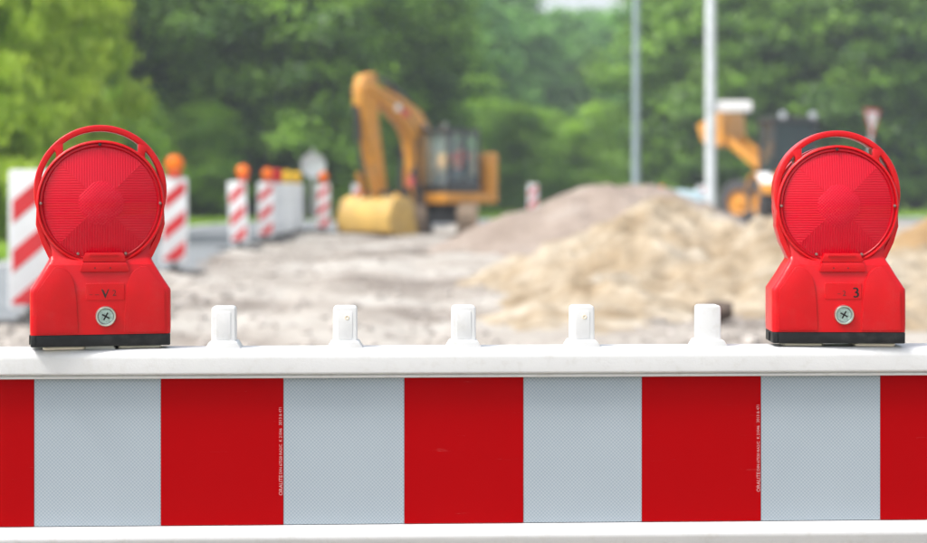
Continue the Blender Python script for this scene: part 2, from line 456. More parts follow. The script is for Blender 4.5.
# pale edge line along the far side of the road
el = MB(); a = resample([(x + .28 + max(0, y - 57) * .0, y - max(0, min(1, (y - 55) / 8)) * .3) for x, y in outer[1:9]], 50)
b = resample([(x + .40, y - max(0, min(1, (y - 55) / 8)) * .42) for x, y in outer[1:9]], 50)
el.add([(x, y, .049) for x, y in a] + [(x, y, .049) for x, y in b], [(i, i + 51, i + 52, i + 1) for i in range(50)])
tag(el.build('road_marking', mat('road_paint', (.6, .6, .58), .7, var=.25, vscale=3), smooth=0), kind='structure')

# torn-up bed of the new road
xs = np.concatenate([np.arange(-4.6, 9, .085), np.arange(9, 40, .5)]); ys = np.concatenate([np.arange(-6, 8, .6), np.arange(8, 30, .085), np.arange(30, 76, .25)])
X, Y = np.meshgrid(xs, ys)
innx = np.interp(Y, [p[1] for p in inner], [p[0] for p in inner])
rel = (fbm(X * .5, Y * .35, 3) - .5) * .12 + (fbm(X * 2.2, Y * 2.2, 11, 4) - .5) * .08
rut = np.exp(-((X + 2.2 + .25 * np.sin(Y * .25)) / .28) ** 2) + np.exp(-((X + .5 + .25 * np.sin(Y * .25 + .4)) / .28) ** 2)
Z = .02 + rel - .05 * rut
Z += .10 * np.clip(1 - (X - innx) / .9, 0, 1) * (fbm(X * 1.5, Y * 1.5, 5) - .2)     # loose crumbs along the cut edge
tr = np.exp(-(((Y - 16.4) + (X + 2) * .25) / .5) ** 2) * np.clip((0.5 - X) / 1.5, 0, 1) * np.clip((X + 4.2) / .8, 0, 1)
Z += tr * .10 * (fbm(X * 3, Y * 3, 31) - .1)
Z = np.clip(Z, -.055, .2)
keep = X > innx - .25
keep &= ~((X > innx - .0) & (Y > np.interp(X, [p[0] for p in inner[5:]], [p[1] for p in inner[5:]]) + .25) & (X > -2.2))
tag(link('gravel_bed', sheet('gravel_bed', X, Y, Z, M_DIRT, keep)), kind='structure')
def bed_z(x, y):
    i = int(np.argmin(abs(ys - y))); j = int(np.argmin(abs(xs - x))); return float(Z[i, j])

# loose stones on the bed
rr = random.Random(8); st = MB()
ico = [(0, 0, 1), (.9, 0, .3), (.28, .85, .3), (-.72, .53, .3), (-.72, -.53, .3), (.28, -.85, .3), (.72, .53, -.4), (-.28, .85, -.4), (-.9, 0, -.4), (-.28, -.85, -.4), (.72, -.53, -.4)]
icf = [(0, 1, 2), (0, 2, 3), (0, 3, 4), (0, 4, 5), (0, 5, 1), (1, 6, 2), (2, 7, 3), (3, 8, 4), (4, 9, 5), (5, 10, 1), (2, 6, 7), (3, 7, 8), (4, 8, 9), (5, 9, 10), (1, 10, 6)]
for i in range(1500):
    y = 12.5 + 30 * rr.random() ** 1.7; x = rr.uniform(-3.6, 3.2) if rr.random() < .6 else rr.gauss(-3.1, .5)
    if x < -3.7: continue
    s_ = rr.uniform(.015, .055) * (1.5 if rr.random() < .07 else 1)
    z0 = bed_z(x, y) + s_ * .25
    st.add([(x + q[0] * s_ * rr.uniform(.7, 1.3), y + q[1] * s_ * rr.uniform(.7, 1.3), z0 + q[2] * s_ * .6) for q in ico], icf)
tag(st.build('loose_stones', mat('stone', (.33, .30, .27), .9, var=.45, vscale=2.5), smooth=0), 'loose stones strewn over the pale gravel bed', 'stones', kind='stuff')

# heaps
def heap(name, label, cx, cy, rx, ry, bumps, m, seed, res=.05, lump=.10, group=None):
    xs_ = np.arange(-rx, rx + .01, res); ys_ = np.arange(-ry, ry + .01, res)
    A, B = np.meshgrid(xs_, ys_); H = np.zeros_like(A)
    wx = A + (fbm(A * .9, B * .9, seed + 3) - .5) * .9; wy = B + (fbm(A * .9, B * .9, seed + 9) - .5) * .9
    for bx_, by_, h, r1, r2, rot in bumps:
        c_, s_ = math.cos(rot), math.sin(rot)
        u = ((wx - bx_) * c_ + (wy - by_) * s_) / r1; v = (-(wx - bx_) * s_ + (wy - by_) * c_) / r2
        q = np.sqrt(u * u + v * v)
        H = np.maximum(H, h * np.clip(1 - np.sqrt(q * q + .02) + .14, 0, 1)) if False else np.maximum(H, h * (np.clip(1.1 - q, 0, 1) / 1.1) ** 1.05)
    n1 = fbm(A * 1.6, B * 1.6, seed) - .5; n2 = fbm(A * 5, B * 5, seed + 40, 4, .6) - .5
    n3 = np.abs(fbm(A * 2.6, B * 2.6, seed + 70, 3) - .5)
    H2 = H + (n1 * lump * 3.2 + n2 * lump * 1.1 - n3 * lump * 1.6) * np.clip(H / .3, 0, 1)
    edge = np.clip(np.minimum(rx - abs(A), ry - abs(B)) / .5, 0, 1)
    Zh = np.where(H > .001, H2, -.2) * edge - .12 * (1 - edge) - .04
    Zh = np.maximum(Zh, -.12)
    o = link(name, sheet(name, A, B, Zh, m)); o.location = (cx, cy, 0)
    tag(o, label, 'heap', group)
    return o
# bumps: x, y, height, r1, r2, rotation (local)
heap('sand_heap', 'lumpy heap of yellow sand just behind the barrier', 3.5, 20.5, 5.6, 7.2, [
    (-1.0, 1.5, 1.20, 2.4, 2.6, .2), (.0, .6, .86, 2.1, 2.4, 0), (-1.5, -.6, .74, 1.6, 2.0, .4), (-2.15, -3.0, .42, 1.15, 2.4, .1),
    (-.3, -2.4, .66, 1.7, 2.2, .3), (1.6, -1.2, .58, 2.4, 2.2, 0), (.7, -4.4, .28, 2.4, 1.8, 0), (-2.55, -5.0, .20, .8, 1.5, .2), (2.4, 1.6, .42, 2.2, 2.0, 0)], M_SAND, 21, .05, .155)
heap('gravel_heap', 'broad grey-brown gravel heap behind the yellow sand', 3.0, 34.5, 6.0, 5.5, [
    (-.35, 0, 1.44, 3.1, 3.2, 0), (.45, .2, 1.40, 3.0, 3.2, 0), (-1.6, -1.0, .55, 1.7, 2.4, .3), (-.9, -2.6, .5, 2.2, 2.0, 0)], M_GREY, 55, .07, .06)
heap('earth_bank', 'low tan earth bank at the right edge of the site', 10.2, 34.0, 3.4, 2.6, [
    (-.5, 0, 1.05, 1.9, 1.6, 0), (1.2, .1, 1.05, 2.0, 1.6, 0)], M_EARTH, 90, .08, .06)

# ------------------------------------------------------------------ barrier board in the foreground
BD, BTH = 3.0, R(2.5)
def bs(px):                      # photo column -> position along the board
    t = (px - 463.5) / FPX
    return BD * t / (math.cos(BTH) - t * math.sin(BTH))
def bz(py): return EYE - (py - HOR) / FPX * BD
bar = thing('barrier_board', 'white plastic barrier with red and silver reflective stripes across the foreground', 'barrier', (0, BD, 0), BTH)
SX = 1.02
def rail(name, prof):
    r = MB(); r.prism(prof, -SX, SX, 'yz'); return r.build(name, WHITE, bar, smooth=50)
def rounded(pts, rads, seg=5):
    """round the corners of a closed 2-D polygon"""
    out = []; n = len(pts)
    for i in range(n):
        p = Vector(pts[i]); a = Vector(pts[i - 1]); b = Vector(pts[(i + 1) % n]); r = rads[i] if isinstance(rads, (list, tuple)) else rads
        if r <= 0: out.append(tuple(p)); continue
        d1 = (a - p); d2 = (b - p); r = min(r, d1.length * .49, d2.length * .49)
        s_ = p + d1.normalized() * r; e_ = p + d2.normalized() * r
        for k in range(seg + 1):
            t = k / seg
            q = s_ * (1 - t) ** 2 + p * 2 * t * (1 - t) + e_ * t * t
            out.append((q.x, q.y))
    return out
zt, zc, zf, zb = bz(347.5), bz(372.3), bz(377.0), bz(524)
top = rounded([(-.020, zc), (-.0215, zt - .010), (-.014, zt), (.056, zt), (.062, zt - .010), (.062, zc), (.052, zf), (.004, zf), (.0005, zf), (-.0100, zf + .0003), (-.0112, zc - .0030), (-.0088, zc - .0022), (-.0088, zc - .0006)],
              [.004, .006, .009, .009, .006, .002, .002, 0, 0, .0012, .0012, 0, 0])
rail('top_rail', top)
bot = rounded([(.0005, zb), (-.006, zb - .001), (-.026, zb - .006), (-.030, zb - .016), (-.014, zb - .050), (.056, zb - .055), (.066, zb - .03), (.060, zb)],
              [0, .004, .010, .016, .012, .012, .01, .004])
rail('bottom_rail', bot)
bb = MB(); bb.box(-SX + .002, SX - .002, .004, .044, zb + .0005, zf - .0005)
bb.build('board', WHITE, bar)
edges = [34, 160.8, 283.4, 404.4, 523.4, 642, 761, 880.5]
ss = [bs(e) for e in edges]; pitch = (ss[-1] - ss[0]) / 7
ss = [-SX + .003, ss[0] - pitch] + ss + [ss[-1] + pitch, SX - .003]
ss = [s for s in ss if -SX < s < SX]
ie = ss.index(bs(34))
panels = {}
for i, (a, b) in enumerate(zip(ss, ss[1:])):
    red = (i - ie) % 2 != 0
    f = MB()
    # thin sheet with softly turned rim, seams left 0.8 mm open
    f.box(a + .0002, b - .0002, .0006 if red else .0012, .0045, zb + .0012, zf - .0008)
    o = f.build('red_film_panel' if red else 'silver_film_panel', FILM_R if red else FILM_W, bar, bevel=.0004, bseg=1)
    panels[i] = (o, red)
def film_print(px, y_mid, panel):
    rot = (PI / 2, -PI / 2, 0)
    for txt, size, y, x in (('ORALITE', .0086, 484, px), ('DIN 67520 RA2/C', .0066, 458, px - .2), ('K 21046', .0066, 434, px - .3), ('2013 & 471', .0066, 415, px - .5)):
        me = text_mesh(txt, size, PRINT)
        o = link('film_print', me, panel); o.location = (bs(x), -.0002, bz(y)); o.rotation_euler = rot
def panel_at(px):
    s = bs(px)
    for i, (a, b) in enumerate(zip(ss, ss[1:])):
        if a <= s < b: return panels[i][0]
film_print(281, 450, panel_at(275)); film_print(758.6, 450, panel_at(752))
# stacking pegs
for px, hole in ((98, 0), (223, 0), (345, 1), (464, 0), (583, 1), (710, 0)):
    s = bs(px); pg = MB()
    w2 = .0203
    outline = rounded([(s - w2 * .96, zt - .004), (s + w2 * .96, zt - .004), (s + w2, zt + .02), (s + w2 * .98, zt + .069), (s - w2 * .98, zt + .069), (s - w2, zt + .02)], [0, 0, .01, .007, .007, .01], 6)
    pg.prism(outline, .006, .040)
    p = pg.build('stacking_peg', WHITE, bar, bevel=.0025, bseg=3)
    co = MB()
    out2 = rounded([(s - w2 - .011, zt - .003), (s + w2 + .011, zt - .003), (s + w2 + .0035, zt + .0095), (s + w2 + .001, zt + .0115), (s - w2 - .001, zt + .0115), (s - w2 - .0035, zt + .0095)], [0, 0, .004, .002, .002, .004], 4)
    co.prism(out2, -.006, .048)
    co.build('collar', WHITE, p, bevel=.003, bseg=3)
    if px != 710:
        rb = MB()
        rb.prism(rounded([(s - .0125, zt + .014), (s + .0125, zt + .014), (s + .0125, zt + .061), (s - .0125, zt + .061)], .004), .0052, .0075)
        rb.build('face_panel', WHITE, p, bevel=.0008, bseg=2)
    if hole:
        mk = MB(); cx, cz = s + .003, zt + .050
        mk.lathe([(.0011, .0050), (.0030, .0043), (.0040, .0047), (.0042, .0055)], 'y', (cx, 0, cz), 16)
        mk.build('moulding_mark', mat('moulding_mark', (.66, .58, .46), .6), p)
# end posts and feet (outside the picture)
for s in (-.93, .93):
    po_ = MB(); po_.box(s - .03, s + .03, .008, .040, .05, zb - .056); po_.build('post', WHITE, bar, bevel=.004)
    ft = MB(); ft.prism(rounded([(s - .11, -.36), (s + .11, -.36), (s + .11, .40), (s - .11, .40)], .03), -.02, .10, 'xy'); ft.build('foot', FOOT, bar, bevel=.01)

# ------------------------------------------------------------------ red warning lamps on the board
U = 1 / 600.0                    # one photo pixel at the board
CXL, BYL = 99.0, 343.0
def lp(px, py): return ((px - CXL) * U, (BYL - py) * U)
def make_lamp():
    t = thing('warning_lamp', 'x', 'warning lamp', (0, 0, 0), 0, 'red lamps mounted on the barrier')
    # black tray
    b = MB()
    b.prism(rounded([(-.1145, -.046), (.1145, -.046), (.1145, .046), (-.1145, .046)], .006), 0.0, .0195, 'xy')
    tray = b.build('base_tray', BLACK, t, bevel=.0015)
    b = MB(); b.box(-.117, -.1148, -.012, .012, .002, .017); b.build('catch', BLACK, tray, bevel=.0006, bseg=1)
    b = MB(); b.box(-.1095, -.1055, -.0478, -.0462, .001, .0185); b.build('catch', BLACK, tray, bevel=.0006, bseg=1)
    for x0, x1 in ((-57, -15), (17, 60)):
        b = MB(); b.prism(rounded([(x0 * U, -.034), (x1 * U, -.034), (x1 * U, .034), (x0 * U, .034)], .008), -.0058, -.0003, 'xy'); b.build('foot_clip', CLIP, tray, bevel=.0015)
    # housing: lofted rounded sections, wide below, drawn in to the neck
    secs = [(.0198, 69.0, 28), (.030, 69.3, 28.2), (.090, 69.3, 28.0), (.0945, 69.0, 27.9), (.0985, 67.2, 27.6), (.118, 59.6, 26.6), (.136, 53.2, 25.4), (.143, 51.0, 21.0), (.150, 50.4, 18.0), (.172, 53, 16)]
    h = MB(); rings = []
    for z, hw, hd in secs:
        hw *= U; hd *= U; c = .010
        ring = rounded([(-hw, -hd), (hw, -hd), (hw, hd), (-hw, hd)], c, 5); rings.append([(x, y, z) for x, y in ring])
    n = len(rings[0]); vs = [v for r_ in rings for v in r_]
    fs = [(i * n + k, i * n + (k + 1) % n, (i + 1) * n + (k + 1) % n, (i + 1) * n + k) for i in range(len(rings) - 1) for k in range(n)]
    fs += [tuple(range(n - 1, -1, -1)), tuple((len(rings) - 1) * n + k for k in range(n))]
    h.add(vs, fs); hous = h.build('housing', RED, t, smooth=30)
    # cheeks either side of the centre panel
    ck = [(36, 329), (36.5, 288), (54, 263), (62, 264), (69, 270), (73, 280), (75, 300), (76.5, 329)]
    for sgn in (1, -1):
        for side in (-1, 1):
            pts = [((p[0] - CXL) * U * sgn, (BYL - p[1]) * U) for p in ck]
            pts = rounded(pts, [.001, .004, .005, .006, .008, .01, .01, .001], 3)
            k = MB()
            if side < 0: k.prism(pts, -.0495, -.038)
            else: k.prism(pts, .038, .0495)
            k.build('cheek', RED, hous, bevel=.0022, bseg=3)
    # raised rim of the label field
    lb = MB(); lb.prism(rounded([lp(84, 297), lp(122, 297), lp(122, 280), lp(84, 280)], .002), -.0478, -.045); lab = lb.build('label_field', RED, hous, bevel=.0006, bseg=1)
    # ledge above the centre panel and its two vent holes
    lg = MB(); lg.prism(rounded([lp(78, 268.5), lp(127, 268.5), lp(124, 259), lp(81, 259)], .003), -.0480, -.036); lg.build('ledge', RED, hous, bevel=.0016)
    for px in (93, 108):
        d = MB(); x, z = lp(px, 264.6); d.lathe([(0, -.0484), (.0013, -.0484), (.0013, -.047)], 'y', (x, 0, z), 12); d.build('vent_hole', INK, hous)
    # lock bolt
    x, z = lp(103.5, 313)
    bo = MB(); bo.lathe([(.0172, -.044), (.0172, -.0525), (.0160, -.0545), (.0140, -.0545), (.0128, -.0525), (.0128, -.048)], 'y', (x, 0, z), 32); bolt = bo.build('lock_bolt', METAL, t)
    co = MB(); co.lathe([(0, -.0505), (.0122, -.0505), (.0122, -.046)], 'y', (x, 0, z), 28); co.build('bolt_core', DULL, bolt)
    for a in (.5, .5 + PI / 2):
        k = MB(); M = Matrix.Translation((x, 0, z)) @ Matrix.Rotation(a, 4, 'Y'); k.box(-.007, .007, -.0510, -.0502, -.0013, .0013, M); k.build('slot', INK, bolt)
    # head: rim, lenses front and back
    HX, HZ = lp(99, 200)
    hd_ = MB(); r0, r1 = 60.2 * U, 63.2 * U
    prof = [(r0, -.026), (r0, -.0335), (r0 + .0012, -.0350), (r1 - .0022, -.0350), (r1, -.0325), (r1, -.016), (r1 - .003, -.014), (r1 - .003, .014), (r1, .016), (r1, .0325), (r1 - .0022, .0350), (r0 + .0012, .0350), (r0, .0335), (r0, .026)]
    hd_.lathe(prof, 'y', (HX, 0, HZ), 96); rim = hd_.build('rim', RED, t, smooth=40)
    r0 = 57.0 * U
    for sy in (-1, 1):
        rg = MB(); rg.lathe([(r0 - .001, sy * .0275), (r0, sy * .0325), (r0 + .0012, sy * .0334), (59.8 * U, sy * .0322), (60.4 * U, sy * .0285)], 'y', (HX, 0, HZ), 96); rg.build('lens_ring', LENSRING, t, smooth=50)
        # lens built about its own centre so that the ribs follow it
        le = MB(); NS, NR = 96, 14; vs = []; fs = []
        def lens_h(x, z):          # shallow four-sided pyramid melted into a dome: one slope for each rib sector
            rr_ = math.hypot(x, z) / r0; sq = max(abs(x), abs(z)) / r0
            return .0290 + .0085 * (1 - rr_ ** 2) + .0100 * max(0, 1 - sq * .95 - .05 * rr_)
        for i in range(NR):
            q = r0 * (1 - i / NR)
            for k in range(NS):
                a_ = 2 * PI * k / NS; x, z = q * math.cos(a_), q * math.sin(a_); vs.append((x, sy * lens_h(x, z), z))
        vs.append((0, sy * lens_h(0, 0), 0))
        for i in range(NR - 1):
            for k in range(NS): fs.append((i * NS + k, i * NS + (k + 1) % NS, (i + 1) * NS + (k + 1) % NS, (i + 1) * NS + k))
        for k in range(NS): fs.append(((NR - 1) * NS + k, (NR - 1) * NS + (k + 1) % NS, NR * NS))
        le.add(vs, fs); ln = le.build('lens', LENS, t, smooth=8); ln.location = (HX, 0, HZ)
        lc = MB(); lc.lathe([(.0375, sy * .036), (.0372, sy * .0425), (.030, sy * .0450), (.015, sy * .0470), (0, sy * .0477)], 'y', (0, 0, 0), 48)
        lc.build('lens_centre', LENSC, ln, smooth=60)
        for ang in (45, 135, 225, 315):        # seams between the rib sectors
            sm = MB(); M = Matrix.Rotation(R(ang), 4, 'Y')
            q0, q1 = .0385, r0 - .006
            f = lambda q: sy * (lens_h(q * .7071, q * .7071) + .0005)
            sm.add([M @ Vector((q, y, zz)) for q in (q0, q1) for y, zz in ((f(q) - sy * .001, -.0007), (f(q) + sy * .0002, 0), (f(q) - sy * .001, .0007))],
                   [(0, 1, 4, 3), (1, 2, 5, 4)])
            sm.build('rib_seam', LENS, ln, smooth=0)
    for sy in (-1, 1):
        rf = MB(); rf.lathe([(57.5 * U, sy * .027), (.075, sy * .017), (.045, sy * .008), (.012, sy * .004), (0, sy * .004)], 'y', (HX, 0, HZ), 48); rf.build('reflector', REFL, t, smooth=60)
    # frame and carrying handle: one band running up both flanks and over the top
    path = [lp(57, 264), lp(50, 252), lp(43, 237), lp(38.4, 221)]
    hc = (99, 187); hr = 62.6
    for k in range(0, 41):
        a = R(197 - k * (214 / 40)); path.append(lp(hc[0] + hr * math.cos(a), hc[1] - hr * math.sin(a)))
    path += [lp(159.6, 221), lp(155, 237), lp(148, 252), lp(141, 264)]
    hw = [3.1 * U] * len(path)
    hn = MB(); hn.sweep(path, hw, -.0285, .012); hn.build('handle', RED, t, bevel=.0025, bseg=3)
    for sgn in (1, -1):
        wb = MB(); wp = [(37, 206), (39.5, 224), (45, 240), (52, 254), (62, 262), (66, 254), (56, 240), (47, 222), (43, 204)]
        wb.prism([((p[0] - CXL) * U * sgn, (BYL - p[1]) * U) for p in wp], -.0255, .0255); wb.build('flank_web', RED, t, bevel=.0015)
    for a in (49, 131):
        k = MB(); p0 = lp(99 + 58 * math.cos(R(a)), 200 - 58 * math.sin(R(a))); p1 = lp(hc[0] + 62.5 * math.cos(R(a - (2 if a < 90 else -2))), hc[1] - 62.5 * math.sin(R(a - (2 if a < 90 else -2))))
        m_ = ((p0[0] + p1[0]) / 2, (p0[1] + p1[1]) / 2)
        k.sweep([p0, m_, p1], [6.5 * U, 3.6 * U, 6.0 * U], -.029, .010); k.build('handle_spoke', RED, t, bevel=.002, bseg=2)
    # latch below the lens
    la = MB(); la.prism(rounded([lp(80.5, 258.5), lp(124, 258.5), lp(121, 249.5), lp(83.5, 249.5)], .003), -.0465, -.030); lt = la.build('latch', RED, t, bevel=.0016)
    l2 = MB(); l2.prism(rounded([lp(87, 252.6), lp(116, 252.6), lp(115, 249.6), lp(88, 249.6)], .001), -.0490, -.046); l2.build('latch_lip', RED, lt, bevel=.001)
    # screws
    for px, py in ((40.3, 200), (157.7, 200), (98, 141.2), (76.5, 250.5), (123.5, 250.5)):
        x, z = lp(px, py); k = MB(); k.lathe([(0, -.0375), (.0020, -.0372), (.0026, -.0362), (.0026, -.033)], 'y', (x, 0, z), 12); k.build('screw', SCREW if py != 141.2 else INK, rim)
    return t, hous
def place_on_bar(o, px, off, th, sc_):
    s = bs(px); v = Matrix.Rotation(BTH, 3, 'Z') @ Vector((s, off, 0))
    o.location = (v.x, v.y + BD, zt + .0060); o.rotation_euler = (0, 0, th); o.scale = (sc_,) * 3
lampL, hL = make_lamp()
lampR = copy_tree(lampL)
hR = [c for c in lampR.children if c.name.startswith('housing')][0]
place_on_bar(lampL, 98, .024, R(13), .985); lampR_px = 838
place_on_bar(lampR, lampR_px, .024, R(-1.5), .965)
lampL['label'] = 'red warning lamp left on the barrier, marked with a black V'
lampR['label'] = 'red warning lamp right on the barrier, marked with a black 3'
def mark(hous, txt, px, py, size, rot=0):
    o = link('marking', text_mesh(txt, size, INK), hous); x, z = lp(px, py)
    o.location = (x, -.04815, z); o.rotation_euler = (PI / 2, rot, 0)
mark(hL, 'V', 103, 291, .022); mark(hL, 'V', 103.5, 290.6, .018); mark(hL, '\u2013', 95, 291, .013); mark(hL, '\u2013', 89, 291, .011); mark(hL, '2', 112, 290, .014)
mark(hR, '3', 116, 290.5, .025, R(-4)); mark(hR, '3', 116.6, 290.5, .025, R(-4)); mark(hR, '2', 104, 291, .013); mark(hR, '\u2013', 98.5, 291, .011)

# ------------------------------------------------------------------ beacons along the carriageway
PW, P0, P1 = .34, .135, 1.27
def clip_band(c0, c1, x0, x1, z0, z1, slope):
    """band between z = slope*x + c0 and + c1, clipped to the rectangle"""
    poly = [(x0, slope * x0 + c0), (x1, slope * x1 + c0), (x1, slope * x1 + c1), (x0, slope * x0 + c1)]
    for axis, lim, sg in ((1, z0, 1), (1, z1, -1)):
        out = []
        for i in range(len(poly)):
            a, b = poly[i - 1], poly[i]; ia = sg * (a[axis] - lim) >= 0; ib = sg * (b[axis] - lim) >= 0
            if ia != ib:
                t = (lim - a[axis]) / (b[axis] - a[axis]); out.append((a[0] + (b[0] - a[0]) * t, lim))
            if ib: out.append(b)
        poly = out
        if not poly: return None
    return poly
def make_beacon(rev=False):
    t = thing('guide_beacon', 'x', 'beacon', (0, 0, 0))
    f = MB(); f.prism(rounded([(-.40, -.20), (.40, -.20), (.40, .20), (-.40, .20)], .05), -.06, .055, 'xy'); f.box(-.09, .09, -.10, .10, .05, .10)
    f.build('foot', FOOT, t, bevel=.012)
    p = MB(); p.box(-.03, .03, -.03, .03, .09, P0 + .05); p.build('post', DARKM, t)
    h = MB(); h.prism(rounded([(-PW / 2, P0), (PW / 2, P0), (PW / 2, P1), (-PW / 2, P1)], .035, 5), -.03, .03); pn = h.build('panel', BWHITE, t, bevel=.008)
    y0, y1 = (-.034, -.0295)
    i0, i1, j0, j1 = -PW / 2 + .032, PW / 2 - .032, P0 + .05, P1 - .07
    if not rev:
        for k in range(-3, 6):
            q = clip_band(P0 + .02 + k * .40, P0 + .20 + k * .40, i0, i1, j0, j1, .86)
            if q and len(q) >= 3:
                s = MB(); s.prism(q, y0, y1); s.build('red_stripe', BRED, pn, smooth=0)
    else:
        s = MB(); s.prism(rounded([(i0, j0), (i1, j0), (i1, j1), (i0, j1)], .03), -.0335, -.0295); s.build('back_inset', SIGNBACK2, pn)
        for z in (P0 + .25, P0 + .85):
            s = MB(); s.box(-.1, .1, -.042, -.03, z, z + .04); s.build('back_rib', BWHITE, pn, bevel=.004)
    return t
def make_small_lamp(lens, body):
    t = thing('beacon_lamp', 'x', 'warning lamp', (0, 0, 0))
    b = MB(); b.prism(rounded([(-.07, 0), (.07, 0), (.07, .055), (.045, .075), (-.045, .075), (-.07, .055)], .008), -.04, .04); b.build('housing', body, t, bevel=.004)
    r = MB(); r.lathe([(.092, -.03), (.100, -.034), (.102, -.02), (.102, .02), (.100, .034), (.092, .03)], 'y', (0, 0, .15), 28); r.build('rim', body, t)
    for s in (-1, 1):
        l = MB(); l.lathe([(.092, s * .028), (.08, s * .042), (.05, s * .052), (0, s * .056)], 'y', (0, 0, .15), 24); l.build('lens', lens, t, smooth=60)
    return t
b0 = make_beacon(); b1 = make_beacon(True)
lA = make_small_lamp(AMBER, AMBERB); lR = make_small_lamp(LENS, RED); lY = make_small_lamp(YELLOWL, YELB)
used = set()
def inst(o):
    if o.name in used: return copy_tree(o)
    used.add(o.name); return o
GB, GL = 'guide beacons along the carriageway', 'lamps on the guide beacons'
def beacon(px, d, proto, lamp, label, llabel, yaw=0, lean=0, z=.045, shift=0.0, sc_=1.0):
    o = inst(proto); X = gx(px, d); o.location = (X, d, z); o.rotation_euler = (0, lean, yaw); o.scale = (sc_,) * 3
    tag(o, label, 'beacon', GB)
    if lamp:
        l = inst(lamp); v = Matrix.Rotation(yaw, 3, 'Z') @ (Matrix.Rotation(lean, 3, 'Y') @ Vector((shift, 0, P1 * sc_)))
        l.location = (X + v.x, d + v.y, z + v.z - .002); l.rotation_euler = (0, lean, yaw); l.scale = (1.2,) * 3; tag(l, llabel, 'warning lamp', GL)
beacon(30.5, 14.5, b0, None, 'red-white striped beacon nearest the camera, half hidden by the left red lamp', '', R(4))
beacon(174.5, 23.5, b0, lA, 'red-white striped beacon just right of the left red lamp', 'orange lamp on the beacon beside the left red lamp', R(6))
beacon(240, 33.0, b0, lA, 'slightly tilted red-white beacon, first of the clustered row by the road', 'orange lamp on the tilted beacon', R(-6), R(-3.0), shift=.13)
beacon(266, 37.2, b0, lA, 'red-white beacon second in the clustered row by the road', 'orange lamp between the tilted beacon and the red lamp', R(4), shift=.03)
beacon(277, 40.0, b1, lR, 'white blank-backed beacon beside the second striped beacon', 'small red lamp beside the orange lamps in the beacon row', R(3))
beacon(286.5, 42.3, b1, lY, 'white blank-backed beacon in the middle of the white backs', 'yellow lamp on the middle white beacon back', R(-3))
beacon(296.5, 44.6, b1, lY, 'white blank-backed beacon last of the clustered row', 'yellow lamp on the last white beacon back', R(2))
beacon(323.5, 45.4, b0, lA, 'red-white beacon standing alone below the round sign', 'orange lamp on the lone beacon below the round sign', R(-10))
beacon(358, 52.0, b0, None, 'small red-white beacon peeping out behind the yellow bucket', '', R(10))
beacon(533, 58.0, b0, None, 'small red-white beacon between the digger and the gravel heap', '', R(10), z=bed_z(gx(533, 58), 58) + .03)
beacon(701, 72.0, b0, None, 'small red-white beacon far off left of the light pole', '', R(-10), z=.045)

# traffic cone on the far shoulder of the gravel heap
co = thing('traffic_cone', 'small orange cone on the right shoulder of the gravel heap', 'cone', (gx(662, 36.2), 36.2, .74))
k = MB(); k.lathe([(.15, .03), (.03, .50), (.02, .51), (0, .51)], 'z', seg=20); k.build('cone', mat('cone_orange', (.62, .12, .03), .6), co)
k = MB(); k.box(-.19, .19, -.19, .19, -.35, .03); k.build('base', mat('cone_base', (.5, .10, .03), .7), co, bevel=.01)
# broken asphalt slab lying in the sand
rr = random.Random(5)
ch = MB()
pts = [(-.20, -.10), (-.05, -.17), (.14, -.12), (.21, .02), (.10, .15), (-.12, .13)]
ch.prism(pts, -.05, .11, 'xy'); o = ch.build('asphalt_chunk', mat('broken_asphalt', (.085, .06, .045), .9, var=.5, vscale=9), bevel=.02)
o.scale = (.95, .8, .7); o.location = (gx(713, 15.0), 15.0, .11); o.rotation_euler = (R(14), R(-9), R(20)); tag(o, 'dark broken asphalt chunk lying in the sand behind the white pegs', 'asphalt chunk')
# tarpaulin-covered stack beyond the heaps
tp = MB(); nn = 9; vs = []; fs = []
for i in range(nn + 1):
    for j in range(nn + 1):
        u, v = i / nn * 2 - 1, j / nn * 2 - 1; e = max(abs(u), abs(v))
        z = 1.12 if e < .8 else (1.12 - (e - .8) / .2 * 1.05); z += .05 * math.sin(i * 1.7) * math.cos(j * 2.1) * (e < .8)
        vs.append((u * .85 * (1 + .12 * (1 - z)), v * .6 * (1 + .12 * (1 - z)), z))
fs = [(i * (nn + 1) + j, (i + 1) * (nn + 1) + j, (i + 1) * (nn + 1) + j + 1, i * (nn + 1) + j + 1) for i in range(nn) for j in range(nn)]
tp.add(vs, fs); o = tp.build('tarpaulin_stack', mat('pale_blue_tarp', (.42, .55, .60), .45, var=.2, vscale=4), smooth=60)
o.location = (gx(678, 52), 52, 0); tag(o, 'pale blue tarpaulin-covered stack behind the gravel heap', 'tarpaulin')

# ------------------------------------------------------------------ poles and signs
def pole(px, d, h, r0, r1, m, label, name='street_lamp'):
    t = thing(name, label, 'pole', (gx(px, d), d, -.05))
    p = MB(); p.tube([(0, 0, 0), (0, 0, .9), (0, 0, h * .5), (0, 0, h)], [r0, r0 * .97, (r0 + r1) / 2, r1], 16); p.build('shaft', m, t, smooth=60)
    return t
t1 = pole(636, 62, 9.0, .145, .10, POLE2, 'thin grey lamp post rising behind the gravel heap')
k = MB(); k.tube([(0, 0, 8.9), (0, -.1, 9.2), (0, -1.0, 9.35)], .04, 8); k.build('bracket', POLE2, t1)
k = MB(); k.prism(rounded([(-.12, -1.6), (.12, -1.6), (.12, -.95), (-.12, -.95)], .05), 9.30, 9.42, 'xy'); k.build('lamp_head', POLE2, t1, bevel=.02)
d2 = 41.0
t2 = pole(710.5, d2, 7.5, .128, .112, POLE, 'thick pale grey pole with a white side board', 'sign_pole')
X0 = .115; X1 = gx(752, d2) - gx(710.5, d2)
